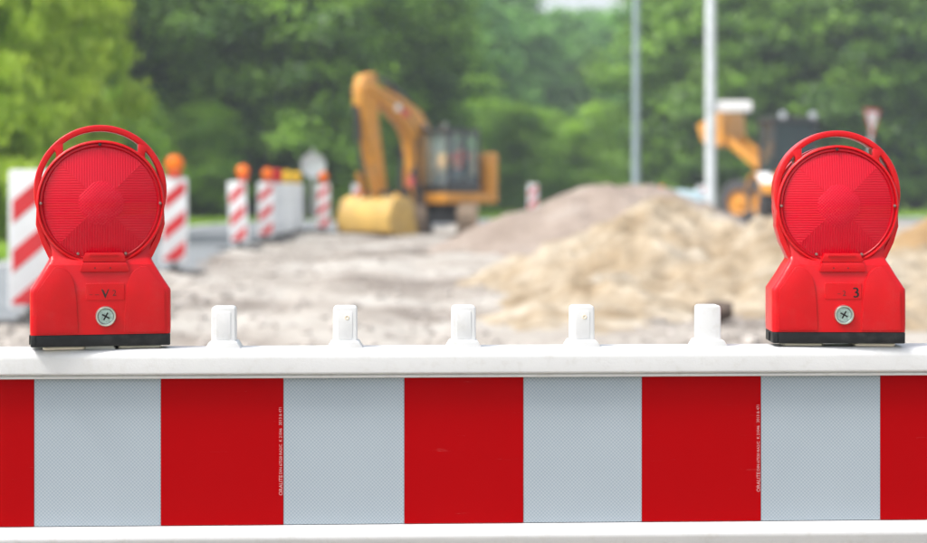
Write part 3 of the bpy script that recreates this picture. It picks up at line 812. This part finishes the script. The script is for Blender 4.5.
k = MB(); z0, z1 = gz(109.5, d2), gz(98.5, d2); k.prism(rounded([(X0, z0), (X1, z0), (X1, z1), (X0, z1)], [.01, .08, .08, .01]), -.03, .03)
sb = k.build('side_board', SIGNW, t2, bevel=.006)
k = MB(); k.tube([(0, 0, z0 + .03), (0, 0, z0 + .09)], 0.14, 16); k.tube([(0, 0, z1 - .09), (0, 0, z1 - .03)], .14, 16); k.build('clamp', POLE, t2)
# round sign turned away
d3 = 46.2
t3 = thing('round_sign', 'round grey sign turned away on a low post beside the beacons', 'sign', (gx(313, d3), d3, .045), R(8))
k = MB(); k.lathe([(0, -.004), (.30, -.004), (.315, -.014), (.322, -.012), (.322, .006), (0, .006)], 'y', (0, 0, gz(167, d3)), 36); ds = k.build('disc', SIGNBACK, t3)
for dz in (-.13, .13):
    k = MB(); k.box(-.2, .2, -.022, -.005, gz(167, d3) + dz - .02, gz(167, d3) + dz + .02); k.build('rail', POLE, ds)
k = MB(); k.tube([(0, .03, 0), (0, .03, gz(150, d3))], .03, 10); k.build('post', POLE, t3)
k = MB(); k.prism(rounded([(-.35, -.2), (.35, -.2), (.35, .2), (-.35, .2)], .04), -.05, .10, 'xy'); k.build('foot', FOOT, t3, bevel=.01)
# give way sign on the right
d4 = 50.0
t4 = thing('give_way_sign', 'red and white inverted triangle sign above the right red lamp', 'sign', (gx(872, d4), d4, 0), R(50))
zt4, zb4 = gz(109, d4), gz(139, d4); hh = zt4 - zb4; hw_ = hh / math.sqrt(3) * 1.0
tri = [(-hw_, zt4), (hw_, zt4), (0, zb4)]
k = MB(); k.prism(rounded(tri, .06), -.008, .004); pl = k.build('plate', SIGNR, t4)
cz = (zt4 * 2 + zb4) / 3
k = MB(); k.prism(rounded([(x * .68, cz + (z - cz) * .68) for x, z in tri], .03), -.011, -.007); k.build('white_field', SIGNW, pl)
k = MB(); k.tube([(0, .04, -.1), (0, .04, zt4 - .1)], .038, 10); k.build('post', POLE, t4)

# ------------------------------------------------------------------ excavator (local x forward, y left)
ED = 47.0
ex = thing('excavator', 'orange-yellow tracked excavator with raised boom and its bucket on the ground', 'excavator', (gx(442, ED), ED, .0), R(230))
EXR = R(230)
def to_local(dx, dy):            # world offset from the slew centre -> local
    v = Matrix.Rotation(-EXR, 2) @ Vector((dx, dy)); return v.x, v.y
Minv = Matrix.Rotation(-EXR, 4, 'Z')
# tracks point at the camera (world Y)
for sx in (-.66, .66):
    path = []; L, r = 1.25, .37
    for k in range(24):
        a = -PI / 2 + PI * k / 23; path.append((L - r + r * math.cos(a), .385 + r * math.sin(a)))
    for k in range(24):
        a = PI / 2 + PI * k / 23; path.append((-L + r + r * math.cos(a), .385 + r * math.sin(a)))
    b = MB(); b.prism([(p[0], p[1]) for p in path], sx - .24, sx + .24, 'yz', Minv)
    tk = b.build('track', TRACKM, ex, smooth=30)
    # track shoes, all round
    s = MB(); per = [0]
    cl = path + [path[0]]
    for a, c in zip(cl, cl[1:]): per.append(per[-1] + math.dist(a, c))
    N = 34
    for i in range(N):
        t = per[-1] * i / N; j = max(q for q in range(len(per) - 1) if per[q] <= t); u = (t - per[j]) / max(1e-6, per[j + 1] - per[j])
        a, c = cl[j], cl[j + 1]; px_, pz_ = a[0] + (c[0] - a[0]) * u, a[1] + (c[1] - a[1]) * u
        ang = math.atan2(c[1] - a[1], c[0] - a[0])
        M = Minv @ Matrix.Translation((sx, px_, pz_)) @ Matrix.Rotation(ang, 4, 'X')
        s.box(-.27, .27, -.065, .065, -.012, .03, M); s.box(-.27, .27, -.02, .015, -.05, -.01, M)
    s.build('track_shoes', TRACKM, tk, smooth=0)
b = MB(); b.box(-.42, .42, -.7, .7, .28, .60, Minv); b.lathe([(.5, .55), (.5, .80)], 'z', seg=24); b.build('undercarriage', DARKM, ex)
# upper structure
b = MB(); b.prism(rounded([(1.0, -.85), (1.0, .95), (-1.15, .95), (-1.35, .5), (-1.35, -.5), (-1.15, -.95)], .12), .80, 1.07, 'xy'); b.build('platform', ORANGE, ex, bevel=.03)
b = MB(); b.prism(rounded([(-.80, -.98), (-.80, .98), (-1.15, .98), (-1.45, .55), (-1.45, -.55), (-1.15, -.98)], .15), .80, 2.12, 'xy'); cw = b.build('counterweight', ORANGE, ex, bevel=.07, bseg=3)
b = MB(); b.prism(rounded([(.55, -.95), (-.79, -.95), (-.79, -.06), (.55, -.06)], .06), 1.072, 1.75, 'xy'); b.build('engine_cover', ORANGE, ex, bevel=.05)
# cab
c0, c1, d0, d1, z0, z1 = -.44, .76, -.02, .86, 1.072, 2.66
cab = MB()
for x, y in ((c0, d0), (c0, d1), (c1, d0), (c1, d1), (.12, d1)):
    cab.box(x - .04, x + .04, y - .04, y + .04, z0, z1 - .04)
cab.box(c0 - .04, c1 + .04, d0 - .04, d0 + .035, z0, 1.45); cab.box(c0 - .04, c1 + .04, d1 - .035, d1 + .041, z0, 1.38); cab.box(c0 - .041, c0 + .04, d0, d1, z0, 1.55); cab.box(c1 - .04, c1 + .041, d0, d1, z0, 1.28)
cf = cab.build('cab_frame', DARKM, ex, bevel=.012)
b = MB(); b.prism(rounded([(c0 - .08, d0 - .06), (c1 + .10, d0 - .06), (c1 + .10, d1 + .06), (c0 - .08, d1 + .06)], .12), z1 - .045, z1 + .07, 'xy'); b.build('cab_roof', DARKM, ex, bevel=.03)
for nm, bx_ in (('window', (c0 + .045, .075, d1 - .006, d1 + .004, 1.385, z1 - .05)), ('door_window', (.165, c1 - .045, d1 - .006, d1 + .004, 1.385, z1 - .05)),
                ('windscreen', (c1 - .006, c1 + .004, d0 + .045, d1 - .045, 1.285, z1 - .05)), ('rear_window', (c0 - .006, c0 + .004, d0 + .045, d1 - .045, 1.555, z1 - .05)),
                ('window', (c0 + .045, c1 - .045, d0 - .004, d0 + .006, 1.455, z1 - .05))):
    b = MB(); b.box(*bx_); b.build(nm, GLASS, ex, smooth=0)
b = MB(); b.box(.70, .74, d1 + .042, d1 + .075, 1.5, 1.95); b.build('grab_handle', DARKM, cf)
b = MB(); b.prism(rounded([(-.30, .22), (.22, .22), (.22, .70), (-.30, .70)], .06), 1.42, 1.54, 'xy'); b.box(-.05, .0, .35, .55, 1.075, 1.43); st_ = b.build('seat', DARKM, ex, bevel=.02)
b = MB(); b.prism(rounded([(-.36, 1.54), (-.24, 1.54), (-.30, 2.25), (-.42, 2.25)], .03), .24, .68); b.build('backrest', DARKM, st_, bevel=.02)
b = MB(); b.tube([(.62, .32, 1.08), (.55, .32, 1.75)], .03, 8); b.tube([(.62, .62, 1.08), (.55, .62, 1.75)], .03, 8); b.build('control_lever', DARKM, ex)
b = MB(); b.tube([(-.45, -.6, 1.75), (-.45, -.6, 2.15), (-.52, -.6, 2.25)], .05, 10); b.build('exhaust', DARKM, ex)
for y in (.1, .8):
    b = MB(); b.lathe([(0, .0), (.06, .0), (.07, .05), (.05, .09), (0, .10)], 'x', (c1 + .03, y, z1 + .13), 14); b.build('work_light', STEEL, ex)
# boom, stick, bucket
VB = -.17
ZK = lambda p: (p[0], p[1] if p[1] < 1.1 else 1.1 + (p[1] - 1.1) * .885)
bo = [(.44, .95), (.44, 2.2), (.50, 2.95), (.86, 3.46), (1.6, 3.82), (2.4, 4.12), (2.85, 4.20), (2.98, 4.0), (2.5, 3.78), (1.90, 3.36), (1.42, 3.0), (1.16, 2.55), (1.05, 2.0), (1.0, .95)]
b = MB(); b.prism(rounded([ZK(p) for p in bo], .12, 3), VB - .21, VB + .21); bm_ = b.build('boom', ORANGE, ex, bevel=.03)
b = MB(); b.tube([(.95, VB + .19, 2.693), (1.6, VB + .19, 3.312), (2.4, VB + .19, 3.622)], .03, 8); b.tube([(.75, VB + .19, 1.100), (.78, VB + .19, 2.074), (.95, VB + .19, 2.693)], .03, 8); b.build('hydraulic_hose', DARKM, bm_)
b = MB(); b.tube([(1.1, VB + .26, 1.000), (1.12, VB + .26, 1.808)], .075, 12); b.tube([(1.12, VB + .26, 1.808), (1.05, VB + .26, 2.516)], .04, 12); b.tube([(1.1, VB - .26, 1.000), (1.12, VB - .26, 1.808)], .075, 12); b.tube([(1.12, VB - .26, 1.808), (1.05, VB - .26, 2.516)], .04, 12); b.build('boom_cylinder', DARKM, ex)
b = MB(); b.tube([(1.2, VB, 3.445), (2.0, VB, 3.914)], .08, 12); b.tube([(2.0, VB, 3.914), (2.55, VB, 4.038)], .04, 10); b.build('stick_cylinder', DARKM, ex)
sk = [(2.50, 4.50), (2.95, 4.36), (3.06, 4.0), (3.02, 3.3), (2.38, 1.02), (2.06, 1.02), (2.42, 3.2), (2.40, 4.0)]
b = MB(); b.prism(rounded([ZK(p) for p in sk], .07, 3), VB - .15, VB + .15); b.build('stick', ORANGE, ex, bevel=.025)
b = MB(); b.tube([(3.10, VB, 3.25), (3.0, VB, 2.4)], .085, 12); b.tube([(3.0, VB, 2.4), (2.80, VB, 1.5)], .05, 10); b.build('bucket_cylinder', DARKM, ex)
b = MB(); b.prism(rounded([(2.70, 1.6), (2.88, 1.55), (2.62, .92), (2.45, .96)], .04), VB - .22, VB - .17); b.prism(rounded([(2.70, 1.6), (2.88, 1.55), (2.62, .92), (2.45, .96)], .04), VB + .17, VB + .22); b.build('bucket_link', ORANGE, ex, bevel=.008)
b = MB(); b.box(2.02, 2.44, VB - .30, VB + .30, .93, 1.12); b.build('quick_coupler', DARKM, ex, bevel=.03)
outr = [(1.98, .90), (2.10, .98), (2.40, 1.0), (2.68, .90), (2.80, .70), (2.88, .38), (2.80, .12), (2.55, .02), (2.05, .01), (1.78, .02)]
innr = [(1.78, .05), (2.05, .055), (2.52, .07), (2.75, .15), (2.82, .39), (2.74, .68), (2.62, .85), (2.39, .94), (2.12, .92), (2.02, .86)]
WB = .90
b = MB(); b.prism(outr + innr, VB - WB, VB + WB); bk = b.build('bucket', BUCKETY, ex, smooth=40)
for y in (VB - WB, VB + WB - .03):
    b = MB(); b.prism([(1.97, .895), (2.10, .985), (2.40, 1.005), (2.685, .905), (2.81, .70), (2.89, .38), (2.81, .115), (2.55, .01), (1.77, .0)], y - (.004 if y < VB else -.004), y + (.03 if y < VB else .034)); b.build('side_plate', BUCKETY, bk, bevel=.006)
b = MB(); b.box(1.66, 1.84, VB - WB - .01, VB + WB + .01, -.005, .024); b.build('cutting_edge', STEEL, bk)
for x0, x1, z0_, z1_, m_ in ((1.32, 1.62, 3.02, 3.20, SIGNR), (1.66, 1.86, 3.16, 3.32, SIGNW)):
    b = MB(); b.box(x0, x1, VB + .211, VB + .216, z0_, z1_); b.build('decal', m_, bm_, smooth=0)
# dark strut standing below the boom, with a red reflector
b = MB(); b.tube([(1.30, VB + .30, 1.65), (.80, .28, .0)], [.10, .12], 10); b.tube([(1.15, VB - .1, 1.2), (.9, .1, .35)], .09, 8); sp_ = b.build('support_strut', DARKM, ex)
b = MB(); b.prism(rounded([(-.10, -.14), (.10, -.14), (.10, .14), (-.10, .14)], .05), -.03, .03, 'yz', Matrix.Translation((1.36, VB + .30, 1.36))); b.build('red_reflector', mat('pinkish_red', (.62, .12, .11), .4), sp_, bevel=.01)

# operator in the cab, seated (one continuous skinned body)
def operator():
    t = thing('person', 'person in a red jacket seated behind the excavator cab glass', 'person', (0, 0, 0))
    V = {'pelvis': (-.08, .46, 1.62, .15), 'waist': (-.12, .46, 1.76, .135), 'chest': (-.14, .46, 1.97, .165), 'sh': (-.14, .46, 2.10, .12), 'neck': (-.12, .46, 2.19, .055), 'head': (-.10, .46, 2.30, .088), 'crown': (-.10, .46, 2.40, .075)}
    for s, q in ((1, 'l'), (-1, 'r')):
        V.update({'s' + q: (-.13, .46 + s * .19, 2.09, .075), 'e' + q: (.02, .46 + s * .25, 1.86, .055), 'h' + q: (.28, .46 + s * .17, 1.84, .038),
                  'hip' + q: (-.05, .46 + s * .10, 1.61, .095), 'k' + q: (.36, .46 + s * .13, 1.60, .07), 'a' + q: (.44, .46 + s * .13, 1.18, .045), 't' + q: (.60, .46 + s * .14, 1.12, .04)})
    names = list(V)
    E = [('pelvis', 'waist'), ('waist', 'chest'), ('chest', 'sh'), ('sh', 'neck'), ('neck', 'head'), ('head', 'crown')]
    for q in 'lr': E += [('sh', 's' + q), ('s' + q, 'e' + q), ('e' + q, 'h' + q), ('pelvis', 'hip' + q), ('hip' + q, 'k' + q), ('k' + q, 'a' + q), ('a' + q, 't' + q)]
    me = bpy.data.meshes.new('body'); me.from_pydata([V[n_][:3] for n_ in names], [(names.index(a), names.index(b)) for a, b in E], [])
    o = bpy.data.objects.new('body', me); C.objects.link(o)
    sm = o.modifiers.new('skin', 'SKIN'); o.modifiers.new('sub', 'SUBSURF').levels = 1
    for i, n_ in enumerate(names):
        me.skin_vertices[0].data[i].radius = (V[n_][3],) * 2; me.skin_vertices[0].data[i].use_root = (n_ == 'pelvis')
    bpy.context.view_layer.update()
    m2 = bpy.data.meshes.new_from_object(o.evaluated_get(bpy.context.evaluated_depsgraph_get()))
    bpy.data.objects.remove(o)
    for m in (mat('red_jacket', (.85, .04, .03), .8), mat('skin', (.48, .28, .20), .55), mat('blue_trousers', (.05, .07, .12), .9)): m2.materials.append(m)
    for p in m2.polygons:
        c = p.center; p.use_smooth = True
        p.material_index = 1 if (c.z > 2.19 or (c.x > .2 and c.z > 1.75)) else (2 if c.z < 1.70 else 0)
    body = link('body', m2, t)
    hr = MB(); hr.lathe([(.096, -.02), (.102, .03), (.09, .08), (.05, .115), (0, .125)], 'z', (-.115, .46, 2.33), 16); hr.build('hair', mat('hair', (.04, .03, .02), .8), t, smooth=60)
    ns = MB(); ns.lathe([(0, .03), (.012, .01), (.016, -.02), (0, -.03)], 'z', (-.012, .46, 2.29), 8); ns.build('nose', MATS['skin'], t)
    t.location = Vector(ex.location) + Matrix.Rotation(EXR, 3, 'Z') @ Vector((0, .08, 0)); t.rotation_euler = ex.rotation_euler
operator()

# ------------------------------------------------------------------ yellow loader on the right (local x forward, away from the camera)
LD = 60.0
ld = thing('wheel_loader', 'orange-yellow wheeled loader with dark cab behind the pole and right red lamp', 'loader', (gx(783, LD), LD, 0), R(99))
def wheel(x, y, r, w_, MW=None):
    s = 1 if y > 0 else -1
    b = MB(); b.lathe([(r * .55, y - w_ * .42), (r * .8, y - w_ * .5), (r * .96, y - w_ * .42), (r, y - w_ * .2), (r, y + w_ * .2), (r * .96, y + w_ * .42), (r * .8, y + w_ * .5), (r * .55, y + w_ * .42)], 'y', (x, 0, r), 36)
    if MW is not None: b.v = [tuple(MW @ Vector(q)) for q in b.v]
    wh = b.build('wheel', RUBBER, ld, smooth=40)
    lg = MB()
    for i in range(20):
        for q in (-1, 1):
            M = Matrix.Translation((x, y, r)) @ Matrix.Rotation(2 * PI * (i + (.5 if q > 0 else 0)) / 20, 4, 'Y') @ Matrix.Translation((0, q * w_ * .22, r)) @ Matrix.Rotation(q * .6, 4, 'Z')
            lg.box(-.03, .03, -w_ * .24, w_ * .24, -.03, .035, M)
    if MW is not None: lugs_ = [MW @ Vector(q) for q in lg.v]; lg.v = [tuple(q) for q in lugs_]
    lg.build('tread_lugs', RUBBER, wh, smooth=0)
    b = MB(); yo = y + s * w_ * .3
    b.lathe([(r * .56, yo), (r * .52, yo - s * .02), (r * .45, yo - s * .08), (r * .2, yo - s * .05), (r * .18, yo + s * .03), (0, yo + s * .03)], 'y', (x, 0, r), 28)
    if MW is not None: b.v = [tuple(MW @ Vector(q)) for q in b.v]
    b.build('rim', ORANGE, wh)
for y in (-1.12, 1.12): wheel(-1.0, y, .76, .46)
b = MB(); b.box(-1.2, .55, -.55, .55, .55, 1.10); b.build('body', ORANGE, ld, bevel=.05)
b = MB(); b.prism(rounded([(-2.3, .5), (-1.2, .5), (-1.2, 1.75), (-2.15, 1.55)], .1), -.72, .72); b.build('rear_frame', ORANGE, ld, bevel=.05)
for y in (-1.37, .87):
    b = MB(); arc = [(-1.0 + .93 * math.cos(R(a)), .78 + .93 * math.sin(R(a))) for a in range(20, 165, 12)]; arc2 = [(-1.0 + .86 * math.cos(R(a)), .78 + .86 * math.sin(R(a))) for a in range(164, 19, -12)]
    b.prism(arc + arc2, y, y + .50); b.build('fender', ORANGE, ld, bevel=.012)
    b = MB(); b.prism([(-1.0 + .955 * math.cos(R(a)), .78 + .955 * math.sin(R(a))) for a in range(105, 150, 12)] + [(-1.0 + .934 * math.cos(R(a)), .78 + .934 * math.sin(R(a))) for a in range(141, 104, -12)], y + .02, y + .48); b.build('fender_highlight', SIGNW, ld)  # white strip stands in for the highlight on the fender
cb = MB()
for x in (-1.15, .25):
    for y in (-.70, .70): cb.box(x - .05, x + .05, y - .05, y + .05, 1.10, 3.38)
cb.box(-1.2, .3, -.75, .75, 1.102, 1.45)
cb.build('cab_frame', DARKM, ld, bevel=.015)
b = MB(); b.prism(rounded([(-1.3, -.82), (.4, -.82), (.4, .82), (-1.3, .82)], .15), 3.38, 3.54, 'xy'); b.build('cab_roof', DARKM, ld, bevel=.04)
for bx_ in ((-1.156, -1.146, -.64, .64, 1.455, 3.375), (.246, .256, -.64, .64, 1.455, 3.375), (-1.09, .19, -.706, -.696, 1.455, 3.375), (-1.09, .19, .696, .706, 1.455, 3.375)):
    b = MB(); b.box(*bx_); b.build('window', TINT, ld, smooth=0)
b = MB(); b.prism(rounded([(-.75, -.3), (-.2, -.3), (-.2, .3), (-.75, .3)], .06), 1.452, 1.75, 'xy'); b.box(-.3, -.2, -.3, .3, 1.75, 2.4); b.build('seat', DARKM, ld, bevel=.03)
for y in (-.52, .50):
    b = MB(); b.lathe([(0, -.07), (.11, -.07), (.125, -.04), (.125, .0), (.07, .06), (0, .06)], 'x', (-1.40, y, 3.58), 20); b.build('work_light', mat('lamp_glass', (.75, .8, .85), .1, .6), ld)
# front bucket held high on raised arms
MF = Matrix.Translation((.45, 0, 0)) @ Matrix.Rotation(R(46), 4, 'Z') @ Matrix.Translation((-.45, 0, 0))     # front frame steered hard left
b = MB(); b.prism(rounded([(2.05, 2.70), (2.35, 2.60), (2.85, 2.80), (3.05, 3.35), (3.0, 3.40), (2.78, 2.95), (2.35, 2.71), (2.22, 2.80), (2.25, 3.75), (2.15, 3.80)], .03), -.85, .85, 'xz', MF); fb = b.build('front_bucket', ORANGE, ld, bevel=.01)
for y in (-.88, .85):
    b = MB(); b.prism(rounded([(2.06, 2.71), (2.35, 2.59), (2.86, 2.79), (3.06, 3.36), (2.2, 3.80)], .04), y, y + .03, 'xz', MF); b.build('side_plate', ORANGE, fb)
for y in (-.60, .53):
    b = MB(); b.prism(rounded([(.35, 1.75), (.60, 1.95), (1.7, 2.75), (2.25, 3.15), (2.35, 2.95), (1.85, 2.5), (.7, 1.6)], .06), y, y + .07, 'xz', MF); b.build('loader_arm', ORANGE, ld, bevel=.01)
b = MB(); b.box(.75, 1.9, -.5, .5, .5, 1.3, MF); b.build('front_frame', ORANGE, ld, bevel=.04)
for y in (-1.05, 1.05):
    wheel(1.35, y, .74, .44, MF)

# ------------------------------------------------------------------ trees
def make_crown(seed, H, R0, z0, nlobe, nclump, nleaf, leaf, droop=0.0, cone=False, flat=.6, cl=.45):
    g_ = np.random.default_rng(seed)
    lob = []
    for i in range(nlobe):
        t = (i + .5) / nlobe; z = z0 + (H - z0) * t
        prof = (1 - t) ** .8 * 1.15 + .05 if cone else math.sin(PI * min(.98, .16 + .80 * t)) ** .65
        a = i * 2.4 + g_.uniform(-.4, .4); rad = R0 * prof * g_.uniform(.25, .70)
        lob.append((rad * math.cos(a), rad * math.sin(a), z, R0 * prof * g_.uniform(.42, .62) + .25))
    lob = np.array(lob)
    li = g_.integers(0, nlobe, nclump)
    dirs = g_.normal(size=(nclump, 3)); dirs /= np.linalg.norm(dirs, axis=1, keepdims=True); dirs[:, 2] = np.abs(dirs[:, 2]) * .8 + dirs[:, 2] * .35
    rr_ = g_.uniform(.55, 1.08, nclump)[:, None]
    cen = lob[li, :3] + dirs * lob[li, 3:4] * rr_ * np.array([1, 1, .8])
    cen[:, 2] = np.clip(cen[:, 2], z0 * .6 + .15, None)
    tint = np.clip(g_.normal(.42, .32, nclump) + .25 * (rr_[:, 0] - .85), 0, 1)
    n = nclump * nleaf
    ci = np.repeat(np.arange(nclump), nleaf)
    off = g_.normal(size=(n, 3)) * np.array([cl, cl, cl * flat])
    if droop: off[:, 2] = -np.abs(off[:, 2]) * droop; off[:, :2] *= .6
    pos = cen[ci] + off
    nrm = dirs[ci] * .7 + g_.normal(size=(n, 3)) * .55 + np.array([0, 0, .55]); nrm /= np.linalg.norm(nrm, axis=1, keepdims=True)
    ax = np.cross(nrm, g_.normal(size=(n, 3))); ax /= np.linalg.norm(ax, axis=1, keepdims=True) + 1e-9
    bx_ = np.cross(nrm, ax)
    L = (leaf * g_.uniform(.6, 1.3, n))[:, None]
    if droop:
        ax = ax * .35 + np.array([0, 0, -1.0]); ax /= np.linalg.norm(ax, axis=1, keepdims=True); L = L * 1.4; bx_ = np.cross(nrm, ax); bx_ /= np.linalg.norm(bx_, axis=1, keepdims=True) + 1e-9
    v = np.stack([pos - ax * L, pos - bx_ * L * .5 + nrm * L * .1, pos + ax * L, pos + bx_ * L * .5 + nrm * L * .1], 1).reshape(-1, 3)
    v[:, 2] = np.maximum(v[:, 2], .02)
    q = np.arange(n * 4).reshape(n, 4)
    tv = np.repeat(np.clip(tint[ci] + g_.normal(0, .08, n), 0, 1), 4)
    return v, q, tv, lob
def make_tree(seed, H, R0, z0, leafm, name, trunk_r=.22, **kw):
    v, q, tv, lob = make_crown(seed, H, R0, z0, **kw)
    rr = random.Random(seed); t = MB()
    t.tube([(0, 0, -.15), (rr.uniform(-.1, .1), rr.uniform(-.1, .1), H * .3), (rr.uniform(-.2, .2), rr.uniform(-.2, .2), H * .6), (0, 0, H * .9)], [trunk_r * 1.25, trunk_r, trunk_r * .6, .03], 9)
    for x, y, z, r in lob[::2]:
        zb_ = max(.25, z - math.hypot(x, y) * .9 - .3); t.tube([(0, 0, zb_), (x * .5, y * .5, (zb_ + z) / 2 + .1), (x, y, z)], [trunk_r * .4, trunk_r * .25, .02], 6)
    return t.mesh(name + '_trunk', BARK, 40), np_mesh(name + '_crown', v, q, leafm, tv)
KIND = {
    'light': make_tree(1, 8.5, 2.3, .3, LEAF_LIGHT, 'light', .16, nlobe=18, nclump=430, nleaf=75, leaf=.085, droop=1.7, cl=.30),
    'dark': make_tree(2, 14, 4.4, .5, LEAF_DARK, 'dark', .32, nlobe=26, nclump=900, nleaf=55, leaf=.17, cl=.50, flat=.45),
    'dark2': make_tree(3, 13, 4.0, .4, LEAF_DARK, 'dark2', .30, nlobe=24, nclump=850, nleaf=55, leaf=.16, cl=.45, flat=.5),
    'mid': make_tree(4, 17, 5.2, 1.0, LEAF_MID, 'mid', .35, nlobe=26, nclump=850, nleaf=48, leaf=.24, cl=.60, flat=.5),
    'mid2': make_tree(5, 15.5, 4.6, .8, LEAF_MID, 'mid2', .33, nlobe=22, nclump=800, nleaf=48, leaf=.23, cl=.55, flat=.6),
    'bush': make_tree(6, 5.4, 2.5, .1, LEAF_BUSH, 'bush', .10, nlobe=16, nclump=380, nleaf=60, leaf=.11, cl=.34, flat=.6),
}
def tree(kind, px, d, s, label, group, name='broadleaf_tree', cat='tree', rz=None, sz=1.0):
    rr = random.Random(int(px * 7 + d * 13))
    t = thing(name, label, cat, (gx(px, d), d, -.06), rr.uniform(0, 6.28) if rz is None else rz, group)
    t.scale = (s, s, s * sz)
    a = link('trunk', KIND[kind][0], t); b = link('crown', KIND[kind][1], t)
    return t
tree('light', -15, 36.5, 1.0, 'bright yellow-green drooping tree at the left edge of the picture', None, 'drooping_tree', rz=.4)
tree('light', 52, 41.5, .92, 'bright yellow-green drooping tree behind the left red lamp', None, 'drooping_tree', rz=2.2)
ORD = ['first', 'second', 'third', 'fourth', 'fifth', 'sixth', 'seventh', 'eighth', 'ninth', 'tenth', 'eleventh', 'twelfth']
def wood(rows, what, group, kind_name='broadleaf_tree', cat='tree'):
    """rows: list of (row phrase, [(px, d, s, kind), ...]); each tree is named by its place in its row"""
    for row, lst in rows:
        for i, (px, d, s_, k) in enumerate(sorted(lst)):
            tree(k, px, d, s_, '%s from the left in the %s' % (ORD[i] + ' ' + what, row), group, kind_name, cat)
wood([('front row left of the excavator', [(20, 66, 1.0, 'dark2'), (95, 74, 1.0, 'dark'), (175, 71, .95, 'dark2'), (248, 75, 1.05, 'dark'), (318, 72, .98, 'dark2'), (385, 78, 1.0, 'dark')]),
      ('back row left of the excavator', [(-45, 74, 1.1, 'dark'), (130, 84, 1.1, 'dark2'), (215, 86, 1.15, 'dark'), (290, 85, 1.1, 'dark2'), (360, 90, 1.15, 'dark')])],
     'dark green tree', 'dark broadleaf trees behind the road on the left')
wood([('hazy far wood above the heaps', [(415, 118, .98, 'mid'), (470, 128, .95, 'mid2'), (497, 140, 1.0, 'mid'), (560, 150, .985, 'mid2'), (615, 150, .98, 'mid2'), (658, 138, .98, 'mid2'), (690, 122, .98, 'mid')]),
      ('hindmost hazy row above the heaps', [(440, 150, 1.2, 'mid'), (482, 160, 1.15, 'mid2'), (588, 165, .99, 'mid'), (545, 175, 1.09, 'mid2'), (680, 160, 1.15, 'mid'), (400, 160, 1.2, 'mid')])],
     'mid-green tree', 'hazy trees in the far centre')
wood([('front row behind the loader', [(688, 96, 1.05, 'dark'), (745, 92, 1.02, 'dark2'), (805, 97, 1.05, 'dark'), (862, 90, 1.0, 'dark2'), (915, 94, 1.05, 'dark'), (975, 92, 1.0, 'dark2')]),
      ('back row behind the loader', [(715, 112, 1.3, 'dark2'), (775, 115, 1.3, 'dark'), (835, 112, 1.3, 'dark2'), (895, 116, 1.3, 'dark'), (955, 112, 1.3, 'dark2')])],
     'dark green tree', 'dark trees of the wood on the right')
wood([('row between excavator and poles', [(430, 92, .95, 'bush'), (492, 100, 1.05, 'bush'), (520, 95, .95, 'bush'), (570, 98, .8, 'bush'), (605, 104, 1.05, 'bush'), (548, 108, 1.0, 'bush'), (460, 104, 1.1, 'bush'), (650, 100, .9, 'bush')])],
     'light green bush', 'light green bushes before the far wood', 'bush', 'bush')
wood([('row below the dark left trees', [(120, 64, .8, 'bush'), (205, 68, .75, 'bush'), (150, 70, .9, 'bush'), (345, 71, .8, 'bush')])],
     'green roadside bush', 'bushes at the foot of the left trees', 'bush', 'bush')

# grass on the verges
g_ = np.random.default_rng(4)
P = []
for (n, x0, x1, y0, y1) in ((26000, -16, -7.0, 22, 66), (26000, -14, 40, 67, 100)):
    x = g_.uniform(x0, x1, n); y = g_.uniform(y0, y1, n)
    ox = np.interp(y, [p[1] for p in outer], [p[0] for p in outer]); oy = np.interp(x, [p[0] for p in outer[6:]], [p[1] for p in outer[6:]])
    k = ((x < ox - .05) & (y < 66)) | ((y > oy + .1) & (y >= 63))
    P.append(np.stack([x[k], y[k]], 1))
P = np.concatenate(P); n = len(P)
h = g_.uniform(.10, .30, n); a = g_.uniform(0, 6.28, n); wd = .03 + .0006 * P[:, 1]
dx, dy = np.cos(a) * wd, np.sin(a) * wd; lx, ly = g_.normal(0, .08, n), g_.normal(0, .08, n)
base = np.full(n, -.06)
v = np.stack([np.stack([P[:, 0] - dx, P[:, 1] - dy, base], 1), np.stack([P[:, 0] + dx, P[:, 1] + dy, base], 1), np.stack([P[:, 0] + lx, P[:, 1] + ly, base + h], 1)], 1).reshape(-1, 3)
tag(link('grass', np_mesh('grass', v, np.arange(n * 3).reshape(n, 3), GRASSM, np.repeat(np.clip(g_.normal(.5, .25, n), 0, 1), 3))), 'green grass on the verges beyond the road', 'grass', kind='stuff')

# ------------------------------------------------------------------ summer haze
hz = MB(); hz.box(-150, 150, -40, 230, -1.2, 24)
hm = bpy.data.materials.new('haze'); hm.use_nodes = True
n = hm.node_tree.nodes; n.remove(n['Principled BSDF']); pv = n.new('ShaderNodeVolumePrincipled')
pv.inputs['Color'].default_value = (.86, .93, 1.0, 1); pv.inputs['Density'].default_value = .0010; pv.inputs['Anisotropy'].default_value = .2
hm.node_tree.links.new(pv.outputs[0], n['Material Output'].inputs['Volume'])
tag(hz.build('haze', hm, smooth=0), 'thin pale summer haze in the air', 'haze', kind='stuff')
